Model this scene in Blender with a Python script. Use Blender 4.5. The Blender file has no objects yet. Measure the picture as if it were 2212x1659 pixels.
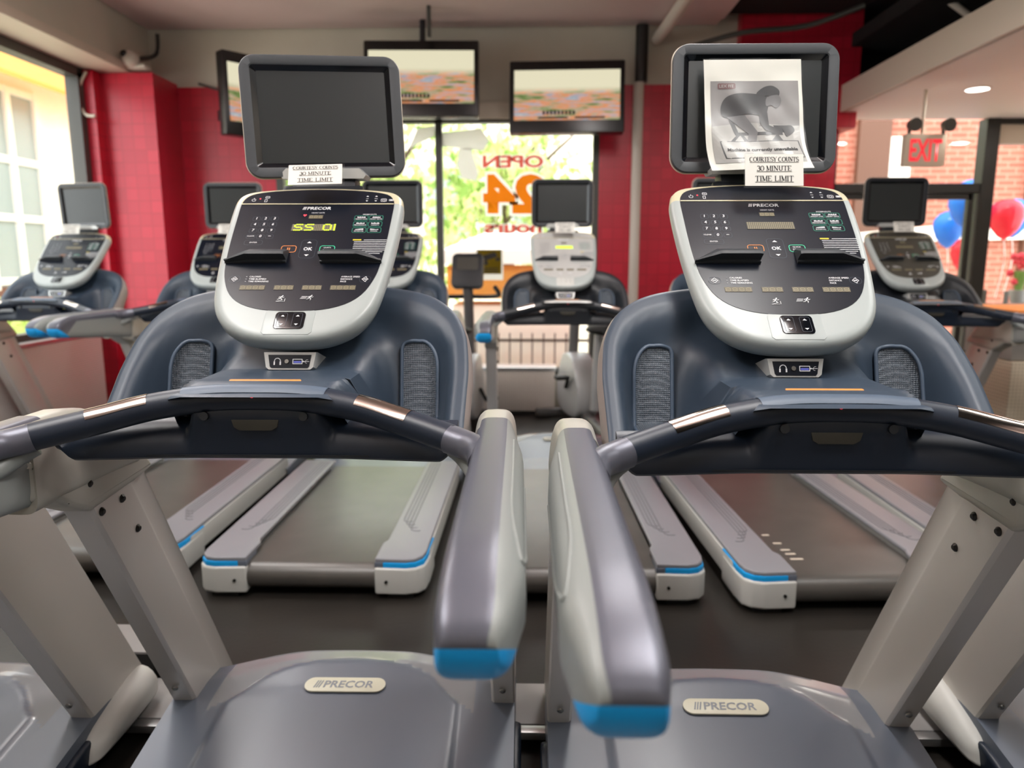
import bpy, bmesh, math, random
from mathutils import Vector, Matrix, Euler
random.seed(7)
SC = bpy.context.scene
C = SC.collection

# ------------------------------------------------------------------ camera, world, sun, large lights, exposure
cam_d = bpy.data.cameras.new('camera'); cam = bpy.data.objects.new('camera', cam_d); C.objects.link(cam)
cam_d.sensor_width = 36.0; cam_d.lens = 1577 / 2212 * 36
cam.location = (0, 0, 1.28)
cam.rotation_euler = (math.radians(90 - 9.7), 0, math.radians(1.5))
cam_d.dof.use_dof = True; cam_d.dof.focus_distance = 1.32; cam_d.dof.aperture_fstop = 3.2
cam_d.clip_start = .02
SC.camera = cam
SC.view_settings.view_transform = 'Standard'; SC.view_settings.look = 'None'
SC.view_settings.gamma = 1; SC.view_settings.exposure = 0.0
SC.view_settings.use_curve_mapping = False
try:
    SC.cycles.use_denoising = True
    SC.cycles.max_bounces = 8; SC.cycles.transparent_max_bounces = 16
    SC.cycles.caustics_reflective = False; SC.cycles.caustics_refractive = False
    SC.cycles.sample_clamp_indirect = 6
except Exception: pass
W = bpy.data.worlds.new('sky'); SC.world = W; W.use_nodes = True
bg = W.node_tree.nodes['Background']; bg.inputs[0].default_value = (.95, .975, 1.0, 1); bg.inputs[1].default_value = 5.0
sun_d = bpy.data.lights.new('sun', 'SUN'); sun_d.energy = 2.2; sun_d.angle = .2; sun_d.color = (1, .95, .87)
sun = bpy.data.objects.new('sun', sun_d); C.objects.link(sun); sun.rotation_euler = (math.radians(38), 0, math.radians(-25))

def area(name, loc, sx, sy, power, col=(1, .985, .955), rot=(0, 0, 0)):
    d = bpy.data.lights.new(name, 'AREA'); d.shape = 'RECTANGLE'; d.size = sx; d.size_y = sy; d.energy = power; d.color = col
    o = bpy.data.objects.new(name, d); C.objects.link(o); o.location = loc; o.rotation_euler = rot
    return o
LAMP_Z = 2.80
LAMPS = [(-1.35, .75, 34), (.75, .75, 34), (-1.9, 3.0, 26), (.55, 3.0, 26), (2.1, 1.6, 16), (-1.9, -1.4, 9), (.9, -1.4, 9)]  # fluorescent fixtures out of view, added to light the room
for i, (x, y, pw) in enumerate(LAMPS):
    area('added_fluorescent', (x, y, LAMP_Z - .035), .26, 1.3, pw); area('added_fluorescent', (x, y, LAMP_Z + .035), .26, 1.3, pw * .9, rot=(math.pi, 0, 0))  # the second, upward light is added to brighten the ceiling
SOFFIT_LAMPS = [(3.02, 5.3), (3.3, 3.9), (4.2, 5.3), (4.3, 3.9)]
for x, y in SOFFIT_LAMPS:
    area('downlight', (x, y, 2.40), .13, .13, 7, (1, .93, .85))

# ------------------------------------------------------------------ materials
def lin(h):
    if isinstance(h, str):
        h = [int(h[i:i + 2], 16) / 255 for i in (0, 2, 4)]
    return tuple(c / 12.92 if c <= .04045 else ((c + .055) / 1.055) ** 2.4 for c in h) + (1,)
MATS = {}
def mat(name, col, rough=.5, metal=0., bump=0., bscale=900, var=0., vscale=3., coat=0., emit=0., spec=.5):
    m = bpy.data.materials.new(name); m.use_nodes = True
    nt = m.node_tree; b = nt.nodes['Principled BSDF']
    b.inputs['Base Color'].default_value = lin(col); b.inputs['Roughness'].default_value = rough
    b.inputs['Metallic'].default_value = metal; b.inputs['Specular IOR Level'].default_value = spec
    if coat: b.inputs['Coat Weight'].default_value = coat; b.inputs['Coat Roughness'].default_value = .12
    if emit: b.inputs['Emission Color'].default_value = lin(col); b.inputs['Emission Strength'].default_value = emit
    tc = nt.nodes.new('ShaderNodeTexCoord')
    if bump:
        n = nt.nodes.new('ShaderNodeTexNoise'); n.inputs['Scale'].default_value = bscale; n.inputs['Detail'].default_value = 2
        k = nt.nodes.new('ShaderNodeBump'); k.inputs['Strength'].default_value = bump; k.inputs['Distance'].default_value = .001
        nt.links.new(tc.outputs['Object'], n.inputs['Vector']); nt.links.new(n.outputs['Fac'], k.inputs['Height'])
        nt.links.new(k.outputs['Normal'], b.inputs['Normal'])
    if var:
        n = nt.nodes.new('ShaderNodeTexNoise'); n.inputs['Scale'].default_value = vscale; n.inputs['Detail'].default_value = 5
        r = nt.nodes.new('ShaderNodeValToRGB'); c = lin(col)
        r.color_ramp.elements[0].position = .3; r.color_ramp.elements[1].position = .7
        r.color_ramp.elements[0].color = tuple(x * (1 - var) for x in c[:3]) + (1,)
        r.color_ramp.elements[1].color = tuple(min(1, x * (1 + var)) for x in c[:3]) + (1,)
        nt.links.new(tc.outputs['Object'], n.inputs['Vector']); nt.links.new(n.outputs['Fac'], r.inputs[0])
        nt.links.new(r.outputs[0], b.inputs['Base Color'])
    MATS[name] = m
    return m
M = {}
def mk(key, *a, **k): M[key] = mat(key, *a, **k)
mk('navy_plastic', '344150', .44, bump=.12, bscale=1400)
mk('deep_navy', '1a2433', .38, bump=.10, bscale=1400)
mk('slate_pad', '4f5e70', .45, bump=.1)
mk('hood_grey', '636b79', .33, bump=.10, bscale=1600, spec=.8)
mk('cover_sheen', '8a8d92', .2, spec=1.)  # window reflection on the hood's front strip, put into a lighter, glossier colour
mk('taupe_shell', '8d8480', .5)
mk('console_silver', 'a4acab', .34, metal=.0, bump=.04, bscale=2500)
mk('console_cream', 'cfc8aa', .35, metal=.15)
mk('face_black', '0b111d', .28, spec=.35)
mk('gloss_black', '090c12', .12)
mk('satin_black', '1c2026', .42, bump=.15, bscale=1800)
mk('ledge_grey', '34383c', .45, bump=.2, bscale=1800)
mk('monitor_grey', '3e4246', .5, bump=.3, bscale=1600)
mk('screen_glass', '2b2f30', .32, spec=.5)
mk('silver_paint', 'c4c6c4', .3, metal=.35)
mk('post_paint', 'cfccc7', .38, metal=.4)
mk('cap_paint', 'b5b4ab', .36, metal=.3, bump=.08, bscale=2600)
mk('grip_pearl', '62646f', .31, metal=.35, bump=.12, bscale=2600)
mk('tip_blue', '12a2ec', .42)
mk('shell_grey', '868b89', .42)
mk('chrome', 'b8ada4', .12, metal=1.)
mk('steel', '8d8b86', .3, metal=1.)
mk('bolt_dark', '3a3836', .3, metal=.9)
mk('rail_top', '87888e', .4, bump=.2, bscale=1200)
mk('rail_groove', '6a6b70', .5)
mk('badge_pale', 'dcdac6', .4)
mk('cap_light', 'c2c3bf', .4)
mk('belt', '4d4a46', .36, bump=.2, bscale=500, var=.14, vscale=7, spec=.9)
mk('rubber_black', '121110', .6)
mk('print_white', 'e9ebee', .5)
mk('print_grey', '8e949c', .5)
mk('print_green', '2f8f78', .5)
mk('key_green', '3fd0a0', .5)
mk('key_orange', 'e08a45', .5)
mk('print_red', 'f04858', .5)
mk('print_yellow', 'd8c030', .5)
mk('key_rim', '39424f', .4)
mk('readout', '5e5845', .5)
mk('readout_seg', '8d8568', .5)
mk('readout_dark', '3c3a33', .5)
mk('lit_led', 'd6ff30', .5, emit=1.2)
mk('red_led', 'ff4455', .4, emit=.6)
mk('paper', 'dcdbd4', .6)
mk('ink', '15151a', .6)
mk('photo_grey', '878485', .35)
mk('photo_dark', '3c3c40', .35)
mk('photo_mid', '6e6d70', .35)
mk('photo_light', '9e9c9a', .35)
mk('maroon', '6c4a4c', .4)
mk('label_orange', 'd98a3c', .5)
mk('red_pot', 'b01525', .4)
mk('usb_blue', '6a73d8', .4)
mk('plaster_grey', 'cdc8ba', .8, var=.06, vscale=2)
mk('ceiling_pink', 'e2cecc', .85, var=.05, vscale=1.2)
mk('ceiling_dark', '4a4345', .9)
mk('void_black', '131213', .9)
mk('soffit_white', 'f6ece6', .6)
mk('frame_dark', '4b4b47', .45)
mk('frame_beige', 'd8cdbd', .5)
mk('frame_black', '1d1d1c', .4)
mk('pipe_white', 'd5cdc2', .5)
mk('raceway', '8d8b8a', .45)
mk('alu', 'c9c9ca', .3, metal=.9)
mk('tv_black', '0c0d10', .25)
mk('bracket', '23242a', .5)
mk('lamp_glow', 'fff8ee', .5, emit=6)
mk('exit_box', 'd8ccb8', .5)
mk('exit_red', 'f02838', .5, emit=.8)
mk('glass_white', 'f4f4f0', .6)
mk('vinyl_orange', 'f08a10', .6)
mk('vinyl_red', 'e56a5c', .6)
mk('sticker_yellow', 'e8c21e', .5)
mk('sticker_black', '20180c', .5)
mk('orange_top', 'f59a4a', .5)
mk('desk_grey', '9a9894', .55)
mk('bike_grey', '6d6c6c', .4, metal=.3)
mk('bike_light', 'c2c4c6', .4, metal=.2)
mk('bark', '5a4a3c', .9, var=.2, vscale=8)
mk('leaf', 'b2cb78', .6); mk('leaf_light', 'dce6a4', .6); mk('leaf_dark', '8cae58', .6)
mk('cream_wall', 'f6efe2', .8, var=.03); mk('white_trim', 'f2efe8', .6)
mk('awning_orange', 'f0b860', .7)
mk('pavement', 'd2c8ba', .85, var=.08, vscale=.8)
mk('dark_window', '98a4a4', .2); mk('brown_panel', '6a4838', .7)
mk('balloon_red', 'f0324a', .25); mk('balloon_blue', '2f8fe6', .25)
mk('pumpkin', 'f08030', .5); mk('flower_red', 'dd3344', .6)
mk('fence_dark', '4a4038', .6)
def glass():
    m = bpy.data.materials.new('window_glass'); m.use_nodes = True; nt = m.node_tree; nt.nodes.clear()
    o = nt.nodes.new('ShaderNodeOutputMaterial'); t = nt.nodes.new('ShaderNodeBsdfTransparent'); g = nt.nodes.new('ShaderNodeBsdfGlossy')
    g.inputs['Roughness'].default_value = .03; x = nt.nodes.new('ShaderNodeMixShader'); f = nt.nodes.new('ShaderNodeLayerWeight'); f.inputs['Blend'].default_value = .5
    p = nt.nodes.new('ShaderNodeMath'); p.operation = 'POWER'; p.inputs[1].default_value = 4.5; k = nt.nodes.new('ShaderNodeMath'); k.operation = 'MULTIPLY_ADD'; k.inputs[1].default_value = .8; k.inputs[2].default_value = .03
    t.inputs[0].default_value = (.97, .98, .97, 1)
    nt.links.new(f.outputs['Facing'], p.inputs[0]); nt.links.new(p.outputs[0], k.inputs[0]); nt.links.new(k.outputs[0], x.inputs[0])
    nt.links.new(t.outputs[0], x.inputs[1]); nt.links.new(g.outputs[0], x.inputs[2]); nt.links.new(x.outputs[0], o.inputs[0])
    return m
M['glass'] = glass()
def film():
    m = M['glass'].copy(); m.name = 'plastic_sleeve'
    for n in m.node_tree.nodes:
        if n.type == 'BSDF_GLOSSY': n.inputs['Roughness'].default_value = .28
        if n.type == 'MATH' and n.operation == 'MULTIPLY_ADD': n.inputs[2].default_value = .02
    return m
def translucent(key, amount):
    """thin leaves, vinyl and paper let light through"""
    m = M[key]; nt = m.node_tree; b = nt.nodes['Principled BSDF']; o = nt.nodes['Material Output']
    t = nt.nodes.new('ShaderNodeBsdfTranslucent'); t.inputs[0].default_value = b.inputs['Base Color'].default_value
    x = nt.nodes.new('ShaderNodeMixShader'); x.inputs[0].default_value = amount
    nt.links.new(b.outputs[0], x.inputs[1]); nt.links.new(t.outputs[0], x.inputs[2]); nt.links.new(x.outputs[0], o.inputs['Surface'])
for k_, a_ in (('vinyl_orange', .65), ('vinyl_red', .65), ('glass_white', .6), ('sticker_yellow', .8), ('leaf', .5), ('leaf_light', .5), ('leaf_dark', .5), ('balloon_red', .35), ('balloon_blue', .35), ('awning_orange', .5)): translucent(k_, a_)
M['film'] = film()
def patterned(name, kind, c1, c2, scale, rough, bump=.5, metal=0., axes=None, ratio=(.5, .5), mortar=.03):
    """bricks / tiles / dots on real surfaces, object coordinates"""
    m = bpy.data.materials.new(name); m.use_nodes = True; nt = m.node_tree; b = nt.nodes['Principled BSDF']
    b.inputs['Roughness'].default_value = rough; b.inputs['Metallic'].default_value = metal
    tc = nt.nodes.new('ShaderNodeTexCoord'); mp = nt.nodes.new('ShaderNodeMapping'); nt.links.new(tc.outputs['Object'], mp.inputs[0])
    if axes: mp.inputs['Rotation'].default_value = axes
    if kind in ('brick', 'tile'):
        t = nt.nodes.new('ShaderNodeTexBrick'); t.inputs['Scale'].default_value = scale
        t.inputs['Color1'].default_value = lin(c1); t.inputs['Color2'].default_value = tuple(x * .85 for x in lin(c1)[:3]) + (1,); t.inputs['Mortar'].default_value = lin(c2)
        t.inputs['Brick Width'].default_value = ratio[0]; t.inputs['Row Height'].default_value = ratio[1]; t.inputs['Mortar Size'].default_value = mortar
        t.offset = .5 if kind == 'brick' else 0
        nt.links.new(mp.outputs[0], t.inputs[0]); nt.links.new(t.outputs['Color'], b.inputs['Base Color'])
        h = t.outputs['Fac']; inv = True
    else:
        t = nt.nodes.new('ShaderNodeTexVoronoi'); t.inputs['Scale'].default_value = scale; t.inputs['Randomness'].default_value = 0.0
        r = nt.nodes.new('ShaderNodeValToRGB'); r.color_ramp.elements[0].position = .25; r.color_ramp.elements[1].position = .42
        r.color_ramp.elements[0].color = lin(c2); r.color_ramp.elements[1].color = lin(c1)
        nt.links.new(mp.outputs[0], t.inputs['Vector']); nt.links.new(t.outputs['Distance'], r.inputs[0]); nt.links.new(r.outputs[0], b.inputs['Base Color'])
        h = t.outputs['Distance']; inv = False
    k = nt.nodes.new('ShaderNodeBump'); k.inputs['Strength'].default_value = bump; k.inputs['Distance'].default_value = .003; k.invert = inv
    nt.links.new(h, k.inputs['Height']); nt.links.new(k.outputs[0], b.inputs['Normal'])
    return m
XZ = (math.radians(90), 0, 0)
M['red_tile'] = patterned('red_tile', 'tile', 'cf233c', 'bb1f35', 5.2, .33, .35, axes=XZ)
M['brick'] = patterned('brick', 'brick', 'a8614e', 'bf8a76', 1.0, .85, .15, axes=XZ, ratio=(.23, .078), mortar=.008)
M['pad_weave'] = patterned('pad_weave', 'dots', '626b75', '3c454f', 260, .4, .9)
M['perforated'] = patterned('perforated', 'dots', 'ece2da', 'c8bdb4', 60, .28, .5, metal=.1)
M['perforated_beige'] = patterned('perforated_beige', 'dots', 'd9cdb8', 'b5a893', 45, .5, .5)
def floor_mat():
    m = mat('rubber_floor', '2a2724', .36, bump=.3, bscale=60, var=.25, vscale=1.6, spec=.32); return m
M['floor'] = floor_mat()
def tv_mat():
    m = bpy.data.materials.new('broadcast_picture'); m.use_nodes = True; nt = m.node_tree; b = nt.nodes['Principled BSDF']
    b.inputs['Base Color'].default_value = (.01, .01, .01, 1); b.inputs['Roughness'].default_value = .3
    tc = nt.nodes.new('ShaderNodeTexCoord'); sp = nt.nodes.new('ShaderNodeSeparateXYZ'); nt.links.new(tc.outputs['Generated'], sp.inputs[0])
    n = nt.nodes.new('ShaderNodeTexNoise'); n.inputs['Scale'].default_value = 9; n.inputs['Detail'].default_value = 3
    mp = nt.nodes.new('ShaderNodeMapping'); mp.inputs['Scale'].default_value = (.55, 1, 2.2); nt.links.new(tc.outputs['Generated'], mp.inputs[0]); nt.links.new(mp.outputs[0], n.inputs['Vector'])
    r = nt.nodes.new('ShaderNodeValToRGB'); e = r.color_ramp
    cols = [(.25, '3d3a32'), (.38, '6f8a45'), (.46, 'b7a58c'), (.53, 'e08a4a'), (.6, 'c9a6a0'), (.68, '8fa0b0'), (.78, 'e8e0d0')]
    e.elements[0].position, e.elements[0].color = cols[0][0], lin(cols[0][1]); e.elements[1].position, e.elements[1].color = cols[-1][0], lin(cols[-1][1])
    for p, c in cols[1:-1]: x = e.elements.new(p); x.color = lin(c)
    nt.links.new(n.outputs['Fac'], r.inputs[0])
    g = nt.nodes.new('ShaderNodeValToRGB'); g.color_ramp.elements[0].position = .52; g.color_ramp.elements[1].position = .66
    nt.links.new(sp.outputs['Z'], g.inputs[0])
    mx = nt.nodes.new('ShaderNodeMix'); mx.data_type = 'RGBA'; mx.inputs[7].default_value = lin('e9e2c2')
    nt.links.new(g.outputs[0], mx.inputs[0]); nt.links.new(r.outputs[0], mx.inputs[6])
    nt.links.new(mx.outputs[2], b.inputs['Emission Color']); b.inputs['Emission Strength'].default_value = .95
    return m
M['tv_picture'] = tv_mat()

# ------------------------------------------------------------------ mesh helpers
class MB:
    def __init__(s, T=None): s.bm = bmesh.new(); s.T = T or Matrix.Identity(4); s.mi = 0
    def add(s, t, X=None):
        bmesh.ops.recalc_face_normals(t, faces=t.faces)
        for f in t.faces: f.material_index = s.mi
        t.transform(s.T @ X if X is not None else s.T)
        me = bpy.data.meshes.new('tmp'); t.to_mesh(me); t.free(); s.bm.from_mesh(me); bpy.data.meshes.remove(me); return s
    def slot(s, i): s.mi = i; return s
    def box(s, c, d, bev=0, seg=2, rot=None, X=None):
        t = bmesh.new(); bmesh.ops.create_cube(t, size=1); bmesh.ops.scale(t, vec=d, verts=t.verts)
        if bev: bmesh.ops.bevel(t, geom=t.edges[:], offset=bev, segments=seg, affect='EDGES', profile=.6)
        m = Matrix.Translation(c)
        if rot: m = m @ Euler(rot).to_matrix().to_4x4()
        return s.add(t, (X @ m) if X is not None else m)
    def prism(s, pts, w0, w1, X=None, bev=0, seg=2):
        t = bmesh.new(); vs = [t.verts.new((p[0], p[1], w0)) for p in pts]; f = t.faces.new(vs)
        r = bmesh.ops.extrude_face_region(t, geom=[f]); bmesh.ops.translate(t, vec=(0, 0, w1 - w0), verts=[v for v in r['geom'] if isinstance(v, bmesh.types.BMVert)])
        if bev: bmesh.ops.bevel(t, geom=t.edges[:], offset=bev, segments=seg, affect='EDGES', profile=.6)
        return s.add(t, X)
    def loft(s, rings, closed=True, cap=True, loop=False, X=None):
        t = bmesh.new(); R = [[t.verts.new(p) for p in r] for r in rings]; n = len(R[0])
        rr = list(range(len(R) - 1)) + ([len(R) - 1] if loop else [])
        for i in rr:
            a, b = R[i], R[(i + 1) % len(R)]
            for j in range(n if closed else n - 1):
                k = (j + 1) % n
                try: t.faces.new((a[j], a[k], b[k], b[j]))
                except ValueError: pass
        if cap and closed and not loop: t.faces.new(R[0][::-1]); t.faces.new(R[-1])
        return s.add(t, X)
    def tube(s, path, r, n=12, a0=0, a1=None, cap=True, X=None, loop=False):
        P = [Vector(p) for p in path]; rings = []; up = Vector((0, 0, 1))
        for i, p in enumerate(P):
            d = (P[min(i + 1, len(P) - 1)] - P[max(i - 1, 0)]).normalized()
            if loop: d = (P[(i + 1) % len(P)] - P[i - 1]).normalized()
            sd = d.cross(up)
            if sd.length < 1e-3: sd = d.cross(Vector((0, 1, 0)))
            sd.normalize(); u2 = sd.cross(d); rad = r[i] if isinstance(r, (list, tuple)) else r
            rings.append([p + (sd * math.cos(a) + u2 * math.sin(a)) * rad for a in ([2 * math.pi * k / n for k in range(n)] if a1 is None else [a0 + (a1 - a0) * k / (n - 1) for k in range(n)])])
        return s.loft(rings, a1 is None, cap, loop, X)
    def cyl(s, p0, p1, r, n=16, X=None): return s.tube([p0, p1], r, n, X=X)
    def ball(s, c, r, u=20, v=12, X=None):
        t = bmesh.new(); bmesh.ops.create_uvsphere(t, u_segments=u, v_segments=v, radius=1)
        rr = r if isinstance(r, (tuple, list)) else (r, r, r); m = Matrix.Translation(c) @ Matrix.Diagonal((*rr, 1))
        return s.add(t, (X @ m) if X is not None else m)
    def text(s, txt, X, h=None, w=None, bold=0., ext=.0004, x0=0, y0=0, align='C', shear=0., flip=False, res=2):
        t = bmesh.new(); t.from_mesh(glyphs(txt, bold, res))
        xs = [v.co.x for v in t.verts]; ys = [v.co.y for v in t.verts]
        a, b, c, d = min(xs), max(xs), min(ys), max(ys)
        sy = h / (d - c) if h else None; sx = w / (b - a) if w else None
        sx = sx or sy; sy = sy or sx
        ox = {'C': (a + b) / 2, 'L': a, 'R': b}[align]
        for v in t.verts:
            x, y = (v.co.x - ox) * sx, (v.co.y - (c + d) / 2) * sy
            if flip: x = -x
            v.co = (x0 + x + shear * y, y0 + y, ext)
        return s.add(t, X)
    def flat(s, pts, X=None, z=0):
        t = bmesh.new(); t.faces.new([t.verts.new((p[0], p[1], z)) for p in pts]); return s.add(t, X)
    def build(s, name, mats, parent=None, smooth=35, label=None, keep=False):
        me = bpy.data.meshes.new(name); bmesh.ops.remove_doubles(s.bm, verts=s.bm.verts, dist=1e-6) if not keep else None
        s.bm.to_mesh(me); s.bm.free()
        for m in (mats if isinstance(mats, (list, tuple)) else [mats]): me.materials.append(M[m] if isinstance(m, str) else m)
        if smooth:
            me.shade_smooth(); me.set_sharp_from_angle(angle=math.radians(smooth))
        o = bpy.data.objects.new(name, me); C.objects.link(o)
        if parent: o.parent = parent
        if label: o['label'] = label
        return o
GL = {}
def glyphs(txt, bold=0., res=2):
    k = (txt, bold, res)
    if k not in GL:
        cu = bpy.data.curves.new('g', 'FONT'); cu.body = txt; cu.size = 1; cu.offset = bold; cu.resolution_u = res; cu.fill_mode = 'FRONT'
        o = bpy.data.objects.new('g', cu); C.objects.link(o)
        dg = bpy.context.evaluated_depsgraph_get(); dg.update()
        GL[k] = bpy.data.meshes.new_from_object(o.evaluated_get(dg)); bpy.data.objects.remove(o); bpy.data.curves.remove(cu)
    return GL[k]
def rrect(w, h, r, n=5, cx=0, cy=0):
    P = []
    for sx, sy, a in ((1, 1, 0), (-1, 1, 90), (-1, -1, 180), (1, -1, 270)):
        for k in range(n + 1):
            t = math.radians(a + 90 * k / n); P.append((cx + sx * (w / 2 - r) + r * math.cos(t), cy + sy * (h / 2 - r) + r * math.sin(t)))
    return P
def ringstrip(mb, outer, inner, X, z=.0006):
    t = bmesh.new(); a = [t.verts.new((*p, z)) for p in outer]; b = [t.verts.new((*p, z)) for p in inner]; n = len(a)
    for i in range(n): t.faces.new((a[i], a[(i + 1) % n], b[(i + 1) % n], b[i]))
    mb.add(t, X)
def button(mb, cx, cy, w, h, r, th, X, z=.0006):
    ringstrip(mb, rrect(w, h, r, 5, cx, cy), rrect(w - 2 * th, h - 2 * th, max(r - th, .0005), 5, cx, cy), X, z)
def smooth_path(P, n=6, closed=False):
    P = [Vector(p) for p in P]; out = []; N = len(P)
    for i in range(N if closed else N - 1):
        g = (lambda j: P[j % N]) if closed else (lambda j: P[min(max(j, 0), N - 1)])
        a, b, c, d = g(i - 1), g(i), g(i + 1), g(i + 2)
        for k in range(n):
            t = k / n; out.append(.5 * ((2 * b) + (c - a) * t + (2 * a - 5 * b + 4 * c - d) * t * t + (3 * b - a - 3 * c + d) * t ** 3))
    if not closed: out.append(P[-1])
    return out
def inset(P, d):
    n = len(P); out = []
    for i in range(n):
        a, b, c = Vector(P[i - 1]), Vector(P[i]), Vector(P[(i + 1) % n]); t = (c - a).normalized(); out.append(b + Vector((-t.y, t.x)) * d)
    return out
def sm(t): t = max(0., min(1., t)); return t * t * (3 - 2 * t)
def interp(tab, x):
    if x <= tab[0][0]: return tab[0][1]
    for (a, b), (c, d) in zip(tab, tab[1:]):
        if x <= c: return b + (d - b) * (x - a) / (c - a)
    return tab[-1][1]
def tag(o, label, cat, group=None):
    o['label'] = label; o['category'] = cat
    if group: o['group'] = group
    return o
def empty(name, loc, rz=0):
    o = bpy.data.objects.new(name, None); C.objects.link(o); o.location = loc; o.rotation_euler = (0, 0, rz); o.empty_display_size = .1; return o
def struct(name, mb, mats, smooth=30):
    o = mb.build(name, mats, None, smooth); o['kind'] = 'structure'; return o
def copy_tree(o, parent=None, skip=()):
    c = o.copy(); C.objects.link(c); c.parent = parent
    for ch in list(o.children):
        if ch.name.split('.')[0] not in skip: copy_tree(ch, c, skip)
    return c
def child(o, name): return [c for c in o.children if c.name.split('.')[0] == name]
def frame(o, ax, ay, az=None):
    ax, ay = Vector(ax).normalized(), Vector(ay).normalized(); az = Vector(az).normalized() if az else ax.cross(ay)
    m = Matrix.Identity(4)
    for i in range(3): m[i][0], m[i][1], m[i][2], m[i][3] = ax[i], ay[i], az[i], o[i]
    return m
UP = frame((0, 0, 0), (1, 0, 0), (0, 0, 1))               # local XY -> world XZ, normal towards -Y
YZ = frame((0, 0, 0), (0, 1, 0), (0, 0, 1))               # local XY -> YZ, extrude along +X

# ------------------------------------------------------------------ the treadmill (origin on the floor under its crossbar, walking towards +Y)
FACE = frame((0, .216, 1.160), (1, 0, 0), (0, .716, .698))
RIMN = Vector((0, .690, -.724)) * -1
def rim_y(z): return .175 + 1.05 * (z - 1.005)
RIM_W = [(.93, .351), (.972, .352), (1.03, .354), (1.06, .3545), (1.10, .350), (1.127, .343), (1.163, .321), (1.19, .285), (1.206, .243), (1.216, .185), (1.222, .10)]
def logo(mb, X, w, h, y0=0, x0=0, z=.0006):
    for k in range(3):
        x = x0 - w / 2 + k * w * .042; sl = h * .28
        mb.flat([(x - sl / 2, y0 - h / 2), (x + w * .022 - sl / 2, y0 - h / 2), (x + w * .022 + sl / 2, y0 + h / 2), (x + sl / 2, y0 + h / 2)], X, z)
    mb.text('PRECOR', X, h=h, w=w * .84, bold=.02, ext=z, x0=x0 + w * .07, y0=y0, shear=.12)
DOT = {'S': ['01111', '10000', '10000', '01110', '00001', '00001', '11110'], 'O': ['01110', '10001', '10001', '10001', '10001', '10001', '01110'], 'I': ['1', '1', '1', '1', '1', '1', '1'], ' ': ['000'] * 7}

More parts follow.
